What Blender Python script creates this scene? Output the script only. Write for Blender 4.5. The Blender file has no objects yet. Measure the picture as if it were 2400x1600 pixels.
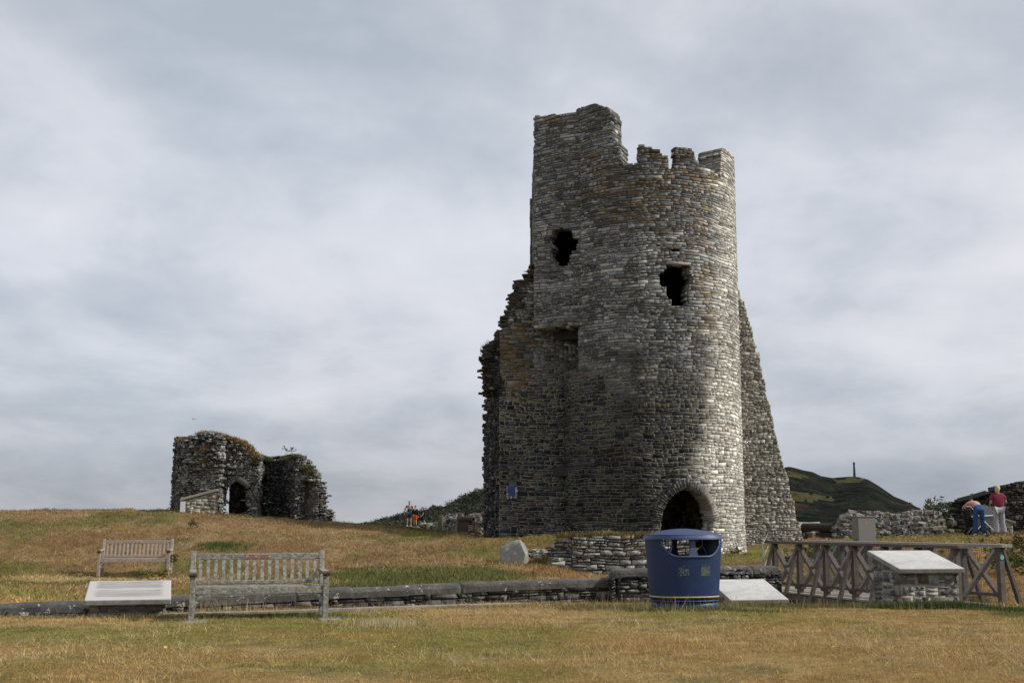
import bpy, bmesh, math, random
import numpy as np
from math import radians as R_, sin, cos, pi, tan, sqrt, atan2
random.seed(7); rng = np.random.default_rng(11)
C = bpy.context.scene.collection
SC = bpy.context.scene

# ---------------------------------------------------------------- camera
F = 2800.0                       # focal length in photo pixels (2400 wide)
TH = math.atan(432/F)            # pitch
CZ = 1.25                        # eye height above the lawn
cam_d = bpy.data.cameras.new('camera'); cam = bpy.data.objects.new('camera', cam_d); C.objects.link(cam)
cam.location = (0, 0, CZ); cam.rotation_euler = (pi/2 + TH, 0, 0)
cam_d.sensor_width = 36; cam_d.lens = F/2400*36; cam_d.clip_start = .1; cam_d.clip_end = 30000
SC.camera = cam
CT, ST = cos(TH), sin(TH)
def at(px, py, d):
    u = (px-1200)/F; v = (800-py)/F
    y = CT - v*ST; z = ST + v*CT; k = d/y
    return (u*k, d, CZ + z*k)
def proj(P):
    P = np.asarray(P, float); x = P[..., 0]; y = P[..., 1]; z = P[..., 2]-CZ
    dep = y*CT + z*ST; up = -y*ST + z*CT
    return 1200 + F*x/dep, 800 - F*up/dep

# ---------------------------------------------------------------- sun, sky, exposure
SUN_EL, SUN_AZ = R_(38), R_(97)      # azimuth clockwise from +Y (the view direction): light from the right
sl = bpy.data.lights.new('sun', 'SUN'); sl.energy = 3.9; sl.angle = R_(3); sl.color = (1, .95, .87)
sun = bpy.data.objects.new('sun', sl); C.objects.link(sun)
sun.rotation_euler = (pi/2 - SUN_EL, 0, pi - SUN_AZ)
SC.view_settings.view_transform = 'Standard'; SC.view_settings.look = 'None'
SC.view_settings.exposure = 0.10; SC.view_settings.gamma = 1; SC.view_settings.use_curve_mapping = False

def nodes(nt):
    L = nt.links
    def N(t, ins=None, **kw):
        n = nt.nodes.new(t)
        for k, v in kw.items(): setattr(n, k, v)
        for k, v in (ins or {}).items():
            if isinstance(v, bpy.types.NodeSocket): L.new(v, n.inputs[k])
            else: n.inputs[k].default_value = v
        return n
    return N
def c4(c): return (c[0], c[1], c[2], 1)
def mathn(N, op, a, b=None, c=None, clamp=False):
    n = N('ShaderNodeMath', operation=op, use_clamp=clamp)
    for i, v in enumerate((a, b, c)):
        if v is None: continue
        if isinstance(v, bpy.types.NodeSocket): n.id_data.links.new(v, n.inputs[i])
        else: n.inputs[i].default_value = v
    return n.outputs[0]
def mixc(N, f, a, b, blend='MIX'):
    n = N('ShaderNodeMix', data_type='RGBA', blend_type=blend)
    for i, v in ((0, f), (6, a), (7, b)):
        if isinstance(v, bpy.types.NodeSocket): n.id_data.links.new(v, n.inputs[i])
        else: n.inputs[i].default_value = v if i == 0 or len(v) == 4 else c4(v)
    return n.outputs[2]
def ramp(N, f, *stops):
    n = N('ShaderNodeValToRGB', {0: f}); e = n.color_ramp.elements
    while len(e) < len(stops): e.new(.5)
    for el, (p, c) in zip(e, stops):
        el.position = p; el.color = c4(c) if hasattr(c, '__len__') else (c, c, c, 1)
    return n.outputs[0]

W = bpy.data.worlds.new('World'); SC.world = W; W.use_nodes = True
nt = W.node_tree; nt.nodes.clear(); N = nodes(nt)
sky = N('ShaderNodeTexSky', sky_type='NISHITA', sun_disc=False, sun_elevation=SUN_EL, sun_rotation=SUN_AZ)
blue = mixc(N, 1.0, sky.outputs[0], (.1, .1, .1), 'MULTIPLY')
tc = N('ShaderNodeTexCoord'); sep = N('ShaderNodeSeparateXYZ', {0: tc.outputs['Generated']})
X, Y, Z = sep.outputs
zz = mathn(N, 'ADD', mathn(N, 'MAXIMUM', Z, 0.0), .30)
cl = N('ShaderNodeCombineXYZ', {0: mathn(N, 'DIVIDE', X, zz), 1: mathn(N, 'DIVIDE', Y, zz), 2: 0.0})
def skn(scale, det, rough, dist, off, st=1.0):
    m = N('ShaderNodeMapping', {0: cl.outputs[0], 1: off, 3: (1, st, 1)})
    return N('ShaderNodeTexNoise', {'Vector': m.outputs[0], 'Scale': scale, 'Detail': det, 'Roughness': rough, 'Distortion': dist}).outputs[0]
n1 = skn(2.1, 7, .52, .3, (11.3, 4.2, 0), 1.0)
n2 = skn(.8, 3, .5, .2, (15.3, 8.4, 0), .7)
n3 = skn(6.0, 6, .55, .2, (14.69, 7.2, 0), .8)
mix1 = mathn(N, 'ADD', mathn(N, 'MULTIPLY', n1, .52), mathn(N, 'MULTIPLY', n2, .26))
mix1 = mathn(N, 'ADD', mix1, mathn(N, 'MULTIPLY', n3, .22))
# low cloud bank over the sea is darker, with a brighter belt above it
belt = ramp(N, mathn(N, 'MULTIPLY', Z, 2.0), (0.0, .0), (.03, -.0), (.12, -.0), (.3, .0))
cloud = ramp(N, mix1, (.38, (.455, .495, .56)), (.455, (.535, .57, .63)), (.52, (.63, .65, .705)), (.61, (.71, .72, .77)))
zr = ramp(N, Z, (0.0, .68), (.04, .75), (.10, .96), (.2, 1.05), (.33, 1.0), (.5, .93))
zr2 = ramp(N, n2, (.35, (.95, .98, 1.0)), (.6, (1.02, 1.0, 1.0)))
cloud = mixc(N, 1.0, cloud, zr, 'MULTIPLY'); cloud = mixc(N, 1.0, cloud, zr2, 'MULTIPLY')
skyc = mixc(N, .965, blue, cloud)
bg = N('ShaderNodeBackground', {0: skyc, 1: 1.0}); out = N('ShaderNodeOutputWorld', {0: bg.outputs[0]})

# ---------------------------------------------------------------- bookkeeping helpers
def tag(o, label=None, cat=None, group=None, kind=None):
    if label: o['label'] = label
    if cat: o['category'] = cat
    if group: o['group'] = group
    if kind: o['kind'] = kind
    return o
def empty(name, loc, rz=0, label=None, cat=None, group=None, s=1):
    o = bpy.data.objects.new(name, None); C.objects.link(o); o.location = loc; o.rotation_euler = (0, 0, rz)
    o.scale = (s, s, s); o.empty_display_size = .2
    return tag(o, label, cat, group)
def link(name, me, mat=None, parent=None, smooth=False):
    o = bpy.data.objects.new(name, me); C.objects.link(o)
    if mat:
        for m in (mat if isinstance(mat, (list, tuple)) else [mat]): me.materials.append(m)
    if parent: o.parent = parent
    if smooth: me.polygons.foreach_set('use_smooth', [True]*len(me.polygons))
    return o
class MB:
    """collects shapes, then links them as one mesh object"""
    def __init__(s): s.v = []; s.f = []; s.c = []
    def add(s, vs, fs, col=None):
        n = len(s.v); s.v += [tuple(v) for v in vs]; s.f += [tuple(i+n for i in f) for f in fs]; s.c += [col]*len(fs); return s
    def box(s, c, size, rot=None, col=None, bev=0.0, jit=0):
        hx, hy, hz = size[0]/2, size[1]/2, size[2]/2
        from mathutils import Matrix, Euler
        M = Euler(rot or (0, 0, 0)).to_matrix()
        vs = []; fs = []
        from mathutils import Vector
        j = lambda: random.uniform(-jit, jit)
        if bev <= 0:
            P = [(x*hx+j(), y*hy+j(), z*hz+j()) for z in (-1, 1) for y in (-1, 1) for x in (-1, 1)]
            fs = [(0, 2, 3, 1), (4, 5, 7, 6), (0, 1, 5, 4), (2, 6, 7, 3), (0, 4, 6, 2), (1, 3, 7, 5)]
            vs = P
        else:
            bm = bmesh.new(); bmesh.ops.create_cube(bm, size=1)
            for v in bm.verts: v.co = Vector((v.co.x*size[0]+j(), v.co.y*size[1]+j(), v.co.z*size[2]+j()))
            bmesh.ops.bevel(bm, geom=bm.edges[:], offset=bev, segments=2, affect='EDGES', profile=.5)
            bm.verts.index_update()
            vs = [v.co.copy() for v in bm.verts]; fs = [[v.index for v in f.verts] for f in bm.faces]; bm.free()
        s.add([M @ Vector(v) + Vector(c) for v in vs], fs, col); return s
    def beam(s, a, b, w, h, up=(0, 0, 1), col=None, bev=0):
        """a straight bar of section w x h from a to b"""
        from mathutils import Vector, Matrix
        a = Vector(a); b = Vector(b); d = (b-a); L = d.length; d.normalize()
        u = Vector(up); x = d.cross(u)
        if x.length < 1e-4: x = d.cross(Vector((0, 1, 0)))
        x.normalize(); z = x.cross(d)
        t = MB(); t.box((0, 0, 0), (w, L, h), bev=bev)
        s.add([(a+b)/2 + x*v[0] + d*v[1] + z*v[2] for v in t.v], t.f, col); return s
    def tube(s, pts, r, n=10, col=None, cap=True):
        from mathutils import Vector
        pts = [Vector(p) for p in pts]; rs = r if hasattr(r, '__len__') else [r]*len(pts)
        vs = []; fs = []; px = None
        for i, p in enumerate(pts):
            d = (pts[min(i+1, len(pts)-1)] - pts[max(i-1, 0)]).normalized()
            x = (px - d*px.dot(d)) if px is not None else d.cross(Vector((0, 0, 1)))
            if x.length < 1e-3: x = d.cross(Vector((0, 1, 0)))
            x.normalize(); px = x; y = d.cross(x)
            vs += [p + x*cos(2*pi*k/n)*rs[i] + y*sin(2*pi*k/n)*rs[i] for k in range(n)]
        for i in range(len(pts)-1):
            fs += [(i*n+k, i*n+(k+1) % n, (i+1)*n+(k+1) % n, (i+1)*n+k) for k in range(n)]
        if cap: fs += [tuple(range(n))[::-1], tuple(range((len(pts)-1)*n, len(pts)*n))]
        s.add(vs, fs, col); return s
    def lathe(s, prof, c=(0, 0, 0), n=24, col=None, sx=1, sy=1):
        vs = [(c[0]+r*cos(2*pi*k/n)*sx, c[1]+r*sin(2*pi*k/n)*sy, c[2]+z) for r, z in prof for k in range(n)]
        fs = [(i*n+k, i*n+(k+1) % n, (i+1)*n+(k+1) % n, (i+1)*n+k) for i in range(len(prof)-1) for k in range(n)]
        s.add(vs, fs, col); return s
    def build(s, name, mat=None, parent=None, smooth=False):
        me = bpy.data.meshes.new(name); me.from_pydata(s.v, [], s.f); me.validate()
        if any(c is not None for c in s.c) and len(me.polygons) == len(s.c):
            a = me.attributes.new('Col', 'FLOAT_COLOR', 'FACE')
            a.data.foreach_set('color', np.array([(list(c)+[0])[:4] if c is not None else (1, 1, 1, 0) for c in s.c], 'f').ravel())
        return link(name, me, mat, parent, smooth)
def np_mesh(name, V, Fc, cols=None, mat=None, parent=None, smooth=False, dom='FACE'):
    """mesh from arrays; Fc is (n,3) or (n,4); cols per face (n,4)"""
    V = np.ascontiguousarray(V, 'f'); Fc = np.ascontiguousarray(Fc, 'i'); k = Fc.shape[1]
    me = bpy.data.meshes.new(name); me.vertices.add(len(V)); me.vertices.foreach_set('co', V.ravel())
    me.loops.add(Fc.size); me.loops.foreach_set('vertex_index', Fc.ravel())
    me.polygons.add(len(Fc)); me.polygons.foreach_set('loop_start', np.arange(0, Fc.size, k, dtype='i'))
    try: me.polygons.foreach_set('loop_total', np.full(len(Fc), k, 'i'))
    except Exception: pass
    me.update(calc_edges=True)
    if cols is not None:
        a = me.attributes.new('Col', 'FLOAT_COLOR', dom); a.data.foreach_set('color', np.ascontiguousarray(cols, 'f').ravel())
    return link(name, me, mat, parent, smooth)

# smooth value noise in numpy
def vnoise(x, y, s=1.0, seed=0):
    x = np.asarray(x)*s; y = np.asarray(y)*s
    xi = np.floor(x).astype(np.int64); yi = np.floor(y).astype(np.int64); fx = x-xi; fy = y-yi
    def h(a, b):
        n = (a*374761393 + b*668265263 + seed*982451653) & 0xffffffff
        n = ((n ^ (n >> 13))*1274126177) & 0xffffffff
        return ((n ^ (n >> 16)) & 0xffff)/65535.0
    fx = fx*fx*(3-2*fx); fy = fy*fy*(3-2*fy)
    return (h(xi, yi)*(1-fx)+h(xi+1, yi)*fx)*(1-fy) + (h(xi, yi+1)*(1-fx)+h(xi+1, yi+1)*fx)*fy
def fbm(x, y, s=1.0, o=4, seed=0):
    t = 0; a = .5; n = 0
    for i in range(o): t = t + a*vnoise(x, y, s*2**i, seed+i*17); n += a; a *= .5
    return t/n
def sstep(a, b, x): t = np.clip((x-a)/(b-a), 0, 1); return t*t*(3-2*t)
def inpoly(px, py, poly):
    px = np.asarray(px); py = np.asarray(py); r = np.zeros(px.shape, bool); n = len(poly)
    for i in range(n):
        x1, y1 = poly[i]; x2, y2 = poly[(i+1) % n]
        if y1 == y2: continue
        c = ((y1 > py) != (y2 > py)) & (px < (x2-x1)*(py-y1)/(y2-y1)+x1)
        r ^= c
    return r

# ---------------------------------------------------------------- materials
def mat(name, build):
    m = bpy.data.materials.new(name); m.use_nodes = True; nt = m.node_tree; nt.nodes.clear(); N = nodes(nt)
    b = N('ShaderNodeBsdfPrincipled'); o = N('ShaderNodeOutputMaterial', {0: b.outputs[0]})
    build(N, b, nt.links); return m
def bump(N, L, b, h, strength=.5, dist=.02):
    n = N('ShaderNodeBump', {'Height': h, 'Strength': strength, 'Distance': dist}); L.new(n.outputs[0], b.inputs['Normal'])
def nz(N, scale, detail=4, rough=.55, dist=0, coord='Object', sc=(1, 1, 1)):
    t = N('ShaderNodeTexCoord'); m = N('ShaderNodeMapping', {0: t.outputs[coord], 3: sc})
    return N('ShaderNodeTexNoise', {'Vector': m.outputs[0], 'Scale': scale, 'Detail': detail, 'Roughness': rough, 'Distortion': dist}).outputs[0]
def flat(name, col, rough=.6, metal=0, var=.15, scale=6, bmp=.1, spec=.5):
    def f(N, b, L):
        n = nz(N, scale, 5, .6)
        d = tuple(c*(1-var) for c in col); e = tuple(min(1, c*(1+var)) for c in col)
        L.new(ramp(N, n, (.3, d), (.7, e)), b.inputs['Base Color'])
        b.inputs['Roughness'].default_value = rough; b.inputs['Metallic'].default_value = metal
        b.inputs['Specular IOR Level'].default_value = spec
        if bmp: bump(N, L, b, nz(N, scale*5, 4), bmp, .01)
    return mat(name, f)
def m_stone(N, b, L):
    a = N('ShaderNodeAttribute', attribute_name='Col')
    n1 = nz(N, 9, 6, .65); n2 = nz(N, 40, 4, .6); n3 = nz(N, 2.2, 4, .6)
    f = mathn(N, 'ADD', mathn(N, 'MULTIPLY', n1, 1.0), mathn(N, 'MULTIPLY', n2, .9))      # mean ~.95
    f = mathn(N, 'MULTIPLY', f, mathn(N, 'ADD', mathn(N, 'MULTIPLY', n3, .7), .7))
    col = mixc(N, 1.0, a.outputs['Color'], ramp(N, f, (0.35, .35), (1.0, 1.0)), 'MULTIPLY')
    lic = ramp(N, nz(N, 11, 6, .8), (.49, 0.0), (.56, 1.0))
    lf = mathn(N, 'MULTIPLY', lic, a.outputs['Alpha'])
    col = mixc(N, lf, col, (.50, .50, .47))
    L.new(col, b.inputs['Base Color']); b.inputs['Roughness'].default_value = .95
    b.inputs['Specular IOR Level'].default_value = .2
    bump(N, L, b, mathn(N, 'ADD', n1, n2), .8, .03)
MS = mat('masonry_stone', m_stone)
def m_grass(N, b, L):
    a = N('ShaderNodeAttribute', attribute_name='Col')
    n = nz(N, 3, 3); L.new(mixc(N, 1.0, a.outputs['Color'], ramp(N, n, (.3, .8), (.7, 1.15)), 'MULTIPLY'), b.inputs['Base Color'])
    b.inputs['Roughness'].default_value = .8; b.inputs['Specular IOR Level'].default_value = .25
MG = mat('grass_blades', m_grass)
def m_ground(N, b, L):
    a = N('ShaderNodeAttribute', attribute_name='Col')
    n1 = nz(N, 26, 6, .8); n2 = nz(N, 5, 6, .75, .5); n3 = nz(N, 1.3, 5, .65)
    f = mathn(N, 'ADD', mathn(N, 'MULTIPLY', n1, .55), mathn(N, 'MULTIPLY', n2, .45))
    col = mixc(N, 1.0, a.outputs['Color'], ramp(N, f, (.33, .45), (.5, .9), (.66, 1.6)), 'MULTIPLY')
    green = ramp(N, n3, (.56, 0.0), (.66, 1.0)); g2 = mathn(N, 'MULTIPLY', green, ramp(N, n2, (.4, 0.0), (.6, .7)))
    col = mixc(N, g2, col, (.075, .085, .022))
    L.new(col, b.inputs['Base Color']); b.inputs['Roughness'].default_value = .95; b.inputs['Specular IOR Level'].default_value = .1
    bump(N, L, b, f, 1.0, .12)
MGR = mat('dry_turf', m_ground)
def wood(name, c1, c2, lich=0, lc=(.38, .40, .30), sc=(1, 1, 1)):
    def f(N, b, L):
        n1 = nz(N, 14, 6, .7, .4, sc=sc); n2 = nz(N, 60, 4, .6); n3 = nz(N, 22, 5, .75)
        col = ramp(N, n1, (.3, c1), (.7, c2))
        if lich: col = mixc(N, mathn(N, 'MULTIPLY', ramp(N, n3, (.47, 0.0), (.56, 1.0)), lich), col, lc)
        L.new(col, b.inputs['Base Color']); b.inputs['Roughness'].default_value = .85; b.inputs['Specular IOR Level'].default_value = .25
        bump(N, L, b, mathn(N, 'ADD', n1, n2), .5, .01)
    return mat(name, f)
# ---------------------------------------------------------------- terrain
LAWN = [(x, y, z) for x in (-14, -9, -4, 0, 5, 10, 15) for y, z in ((-6, 0), (2, 0), (8, 0.0), (13, .01), (16.4, .02))]
TP = [at(*p) for p in [
    # strip in front of the low wall and just behind it
    (0, 1444, 17.4), (400, 1440, 17.8), (800, 1424, 19), (1200, 1414, 20.2), (1400, 1414, 21), (0, 1446, 18.6), (800, 1432, 20.3), (1300, 1420, 22),
    (0, 1405, 21.5), (450, 1402, 22.5), (800, 1378, 23), (1000, 1360, 24.5), (1250, 1357, 25), (1400, 1356, 26),
    # terrace with the far bench
    (0, 1362, 29), (200, 1366, 29.5), (420, 1362, 29.5), (0, 1346, 32), (200, 1347, 32), (420, 1345, 32), (-200, 1346, 32), (600, 1346, 30.5), (600, 1372, 26),
    (0, 1280, 34.8), (250, 1270, 34.8), (500, 1276, 34.6), (-200, 1285, 35),
    (-300, 1213, 38), (0, 1212, 38), (120, 1211, 38), (240, 1206, 38), (400, 1205, 38), (520, 1209, 38.5), (620, 1217, 40), (700, 1223, 42), (780, 1228, 45),
    (870, 1231, 47), (960, 1234, 47), (1040, 1249, 45), (1100, 1256, 43), (1140, 1258, 41.5), (1240, 1257, 39.6), (1330, 1256, 39.3),
    (700, 1290, 33.5), (850, 1340, 27.5), (900, 1290, 34), (1000, 1325, 29), (1000, 1290, 35), (1100, 1290, 34), (1150, 1320, 30), (1180, 1280, 35.5), (1250, 1322, 29.5), (1250, 1270, 36),
    (1290, 1270, 34.6), (1300, 1335, 30.5), (1350, 1347, 30), (1450, 1347, 30.2), (1540, 1347, 31), (1330, 1347, 32.4), (1450, 1347, 32.4), (1540, 1347, 32.6),
    (1310, 1258, 34.6), (1380, 1253, 34.4), (1470, 1254, 34.4), (1540, 1262, 34.6), (1440, 1254, 37), (1600, 1300, 36.5),
    (1690, 1312, 37.2), (1740, 1302, 38.5), (1780, 1288, 41), (1850, 1274, 42), (1720, 1330, 33), (1640, 1340, 31.5),
    # right: ditch under the bridge and the far bank
    (1600, 1420, 20), (1900, 1425, 20), (2150, 1425, 20), (2400, 1428, 20), (2700, 1430, 20),
    (2330, 1418, 22.2), (2400, 1420, 22.6), (2700, 1420, 22.5),
    (1650, 1425, 22.2), (1800, 1440, 22.6), (2000, 1440, 22.6), (2160, 1436, 22.2),
    (1750, 1460, 25.2), (1950, 1470, 25.3), (2150, 1475, 25.3), (2350, 1465, 25.3), (2700, 1460, 25.5),
    (1750, 1372, 29), (1900, 1360, 31), (2050, 1365, 30.5), (1900, 1296, 34.5), (2000, 1292, 34.5), (1800, 1315, 33), (2200, 1370, 28.5), (2350, 1380, 28),
    (2250, 1300, 32.5), (2350, 1325, 31), (2420, 1320, 31), (2700, 1330, 31), (2120, 1275, 35), (2250, 1268, 36), (2350, 1264, 37), (2450, 1262, 37),
    (2040, 1270, 38), (1960, 1274, 38), (2100, 1263, 40), (2250, 1257, 40), (2350, 1255, 40), (2480, 1250, 40), (2200, 1254, 44), (2350, 1251, 44), (2480, 1245, 44), (1950, 1262, 46), (2800, 1245, 45),
    # inner ward beyond the crest
    (1030, 1262, 50), (1060, 1275, 55), (1110, 1278, 54), (1140, 1275, 52), (1150, 1268, 47),
    (1080, 1262, 66), (960, 1236, 60), (960, 1234, 84), (860, 1234, 84), (500, 1221, 60), (500, 1222, 82), (100, 1222, 60), (100, 1224, 90),
    (1100, 1250, 90), (1500, 1250, 60), (1950, 1250, 60), (2400, 1246, 60), (1950, 1246, 90), (2500, 1246, 90), (1500, 1250, 90), (3000, 1250, 60)]] + LAWN
TP = np.array(TP)
PX, PY, PZ = TP[:, 0], TP[:, 1], TP[:, 2]
_d = np.hypot(PX[:, None]-PX[None], PY[:, None]-PY[None]); _n = len(TP)
_A = np.zeros((_n+3, _n+3)); _A[:_n, :_n] = _d - np.eye(_n)*.03; _A[:_n, _n] = 1; _A[:_n, _n+1] = PX; _A[:_n, _n+2] = PY; _A[_n:, :_n] = _A[:_n, _n:].T
_w = np.linalg.solve(_A, np.concatenate([PZ, [0, 0, 0]]))
def gz(x, y, rough=True):
    x = np.atleast_1d(np.asarray(x, float)); y = np.atleast_1d(np.asarray(y, float)); z = np.empty(len(x))
    for i in range(0, len(x), 20000):
        s = slice(i, i+20000)
        z[s] = np.hypot(x[s, None]-PX[None], y[s, None]-PY[None]) @ _w[:_n] + _w[_n] + _w[_n+1]*x[s] + _w[_n+2]*y[s]
    cap = sstep(70, 100, np.hypot(x, np.maximum(y, 0)-10)); z = z*(1-cap) + (-12)*cap*cap + (1-cap)*0
    if rough:
        k = sstep(21, 30, y)
        z = z + (fbm(x, y, 1.1, 4, 3)-.5)*(.05+.20*k) + (fbm(x, y, 5, 2, 9)-.5)*(.02+.08*k)
    return z
def g1(x, y): return float(gz([x], [y], False)[0])
def turf_colour(x, y, z, fine=True):
    """albedo of the turf: straw, tan, rusty brown and olive green in patches"""
    n = len(x); a = fbm(x, y, .35, 4, 21); b = fbm(x, y, 1.3, 4, 33); c = fbm(x, y, .16, 3, 55)
    tan_ = np.array([.350, .230, .082]); straw = np.array([.45, .325, .145]); rust = np.array([.26, .150, .058]); ol = np.array([.205, .195, .045]); dg = np.array([.080, .100, .020])
    col = tan_[None]*np.ones((n, 1))
    def mx(f, k): nonlocal col; f = np.clip(f, 0, 1)[:, None]; col = col*(1-f)+k[None]*f
    mx(sstep(.45, .7, b)*.8, straw)
    mx(sstep(.5, .68, fbm(x, y, .8, 3, 91))*.5*sstep(20, 30, y), rust)
    near = 1-sstep(17, 22, y)
    mx(sstep(.455, .58, a*.6+c*.4)*near*.8, ol)
    mx(sstep(.52, .64, a)*(1-near)*.75, ol)
    mx(sstep(.66, .76, b)*.5, dg)
    # lush patches at bank foot, bin and right lectern; bench's soft shadow painted dark green
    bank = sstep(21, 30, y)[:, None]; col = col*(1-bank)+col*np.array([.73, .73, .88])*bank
    px, py = proj(np.stack([x, y, z], 1))
    def spot(cx, cy, rx, ry, k, s=1.0):
        r = np.hypot((px-cx)/rx, (py-cy)/ry) + (b-.5)*1.3
        mx((1-sstep(.6, 1.15, r))*s, k)
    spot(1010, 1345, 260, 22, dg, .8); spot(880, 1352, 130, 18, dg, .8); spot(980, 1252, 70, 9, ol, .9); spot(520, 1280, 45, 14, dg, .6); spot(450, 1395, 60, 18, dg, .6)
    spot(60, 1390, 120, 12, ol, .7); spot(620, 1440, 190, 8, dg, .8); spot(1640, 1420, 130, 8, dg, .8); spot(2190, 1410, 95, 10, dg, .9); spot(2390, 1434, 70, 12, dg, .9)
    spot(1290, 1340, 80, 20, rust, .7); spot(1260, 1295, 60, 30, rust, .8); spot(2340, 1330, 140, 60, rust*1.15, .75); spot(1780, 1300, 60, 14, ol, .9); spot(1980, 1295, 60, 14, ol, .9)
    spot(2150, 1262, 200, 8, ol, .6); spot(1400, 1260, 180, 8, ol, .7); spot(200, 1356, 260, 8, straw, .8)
    m = fbm(x, y, 4.5, 3, 101)*.6+fbm(x, y, 14, 2, 102)*.4
    return col*(.62+.86*sstep(.25, .75, m))[:, None] if fine else col
gx = np.concatenate([np.arange(-130, -32, 3.), np.arange(-32, 32, .22), np.arange(32, 131, 3.)])
gy = np.concatenate([np.arange(-60, 6, 2.5), np.arange(6, 50, .22), np.arange(50, 92, .7), np.arange(92, 160, 4.)])
GX, GY = np.meshgrid(gx, gy); gzv = gz(GX.ravel(), GY.ravel()).reshape(GX.shape)
V = np.stack([GX.ravel(), GY.ravel(), gzv.ravel()], 1); nx, ny = len(gx), len(gy)
I = (np.arange(ny-1)[:, None]*nx + np.arange(nx-1)[None]).ravel(); Fq = np.stack([I, I+1, I+nx+1, I+nx], 1)
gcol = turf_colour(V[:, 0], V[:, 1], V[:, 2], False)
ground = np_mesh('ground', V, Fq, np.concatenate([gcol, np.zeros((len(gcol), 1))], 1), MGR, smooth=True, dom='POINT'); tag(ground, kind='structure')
# the wide world around the headland
m_sea = flat('sea_water', (.05, .075, .085), .25, 0, .2, .02, .3)
mb = MB(); mb.lathe([(0.01, 0), (200, 0), (2000, 0), (20000, 0)], (0, 0, -14), 64); sea = mb.build('sea', m_sea); tag(sea, kind='structure')

# ---------------------------------------------------------------- far hills
def m_hill(N, b, L):
    n1 = nz(N, .035, 6, .65, .5); n2 = nz(N, .16, 6, .7); n3 = nz(N, .012, 4, .5, .3)
    col = ramp(N, n1, (.35, (.013, .016, .015)), (.5, (.021, .024, .020)), (.6, (.033, .032, .025)), (.72, (.052, .040, .028)))
    a = N('ShaderNodeAttribute', attribute_name='Col')
    col = mixc(N, a.outputs['Alpha'], col, a.outputs['Color'])
    col = mixc(N, 1.0, col, ramp(N, n2, (.3, .35), (.7, 1.7)), 'MULTIPLY')
    L.new(col, b.inputs['Base Color']); b.inputs['Roughness'].default_value = 1; b.inputs['Specular IOR Level'].default_value = 0
    bump(N, L, b, n2, 1.0, 6)
MH = mat('hill_heath', m_hill)
def hill(name, prof, d, depth, base, rough, fields=(), seed=1):
    xs = np.linspace(prof[0][0], prof[-1][0], 260); ys = np.interp(xs, [p[0] for p in prof], [p[1] for p in prof])
    rows = 60; Vv = []
    for j in range(rows):
        t = j/(rows-1)*1.6                     # 0 foot .. 1 crest .. 1.6 far side
        dd = d - depth*(1-t)
        for x, y in zip(xs, ys):
            c = at(x, y, d); z0 = base; k = sin(min(t, 1)*pi/2)**1.25 if t <= 1 else cos((t-1)*1.3)
            X = c[0]; Y = dd
            r = (fbm(np.array([X]), np.array([Y]), .02*900/d, 4, seed)[0]-.5)*rough
            g = (fbm(np.array([X]), np.array([Y]), .006*900/d, 3, seed+5)[0]-.5)*rough*5*min(1, abs(1-t)*3)
            Vv.append((X*dd/d, Y, z0+(c[2]-z0)*k + r + g))
    Vv = np.array(Vv); n = len(xs)
    I = (np.arange(rows-1)[:, None]*n + np.arange(n-1)[None]).ravel(); Fq = np.stack([I, I+1, I+n+1, I+n], 1)
    cc = Vv[Fq].mean(1); px, py = proj(cc); col = np.zeros((len(Fq), 4)); w = (vnoise(px, py, .08, 3)-.5)*8
    for poly, c in fields: m = inpoly(px+w, py+w, poly); col[m] = (*c, 1)
    o = np_mesh(name, Vv, Fq, col, MH, smooth=True); tag(o, kind='structure'); return o
straw_ = (.075, .07, .036); rustf = (.055, .036, .026)
hill('hill', [(1500, 1150), (1700, 1118), (1830, 1105), (1850, 1102), (1880, 1108), (1905, 1112), (1925, 1121), (1950, 1125), (1990, 1121), (2010, 1121), (2035, 1126), (2060, 1140), (2095, 1163), (2125, 1176), (2160, 1195), (2190, 1218), (2230, 1245)],
     900, 480, -10, 2.6, [([(1850, 1148), (1900, 1156), (1955, 1168), (1955, 1173), (1900, 1172), (1850, 1170)], straw_), ([(1845, 1103), (1872, 1108), (1900, 1120), (1860, 1118), (1840, 1112)], straw_), ([(1950, 1122), (2000, 1118), (2030, 1125), (2010, 1130), (1960, 1130)], straw_),
      ([(1860, 1178), (1900, 1182), (1895, 1190), (1862, 1190)], rustf)], 4)
hill('hill', [(700, 1262), (860, 1242), (905, 1225), (940, 1210), (1000, 1200), (1060, 1190), (1100, 1178), (1145, 1165), (1300, 1145), (1500, 1120), (1700, 1160)], 420, 200, -10, 3, [], 8)
# woodland covering the left hill: many leaf clumps
def clumps(name, centres, rad, col, nleaf, leaf, matl, seed=0, flatz=.8):
    r = np.random.default_rng(seed); V = []; Cc = []
    for (c, R0, cb) in zip(centres, rad, col):
        n = nleaf; u = r.normal(size=(n, 3)); u /= np.linalg.norm(u, axis=1)[:, None]
        lump = .75+.5*fbm(u[:, 0]*2+c[0], u[:, 1]*2+u[:, 2]*2, 1.2, 2, 5)
        p = np.array(c)[None] + u*np.array([1, 1, flatz])*(R0*lump*(r.random(n)**.25))[:, None]
        a = r.normal(size=(n, 3))*leaf; b = r.normal(size=(n, 3))*leaf
        V.append(np.stack([p, p+a, p+b], 1).reshape(-1, 3)); s = r.uniform(.6, 1.5, n)[:, None]
        Cc.append(np.concatenate([np.array(cb)[None]*s, np.zeros((n, 1))], 1))
    V = np.concatenate(V); return np_mesh(name, V, np.arange(len(V)).reshape(-1, 3), np.concatenate(Cc), matl)
pr = [(865, 1240), (905, 1225), (940, 1211), (1000, 1202), (1060, 1181), (1100, 1167), (1145, 1153)]
cs = []; rr = []; co = []
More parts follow.
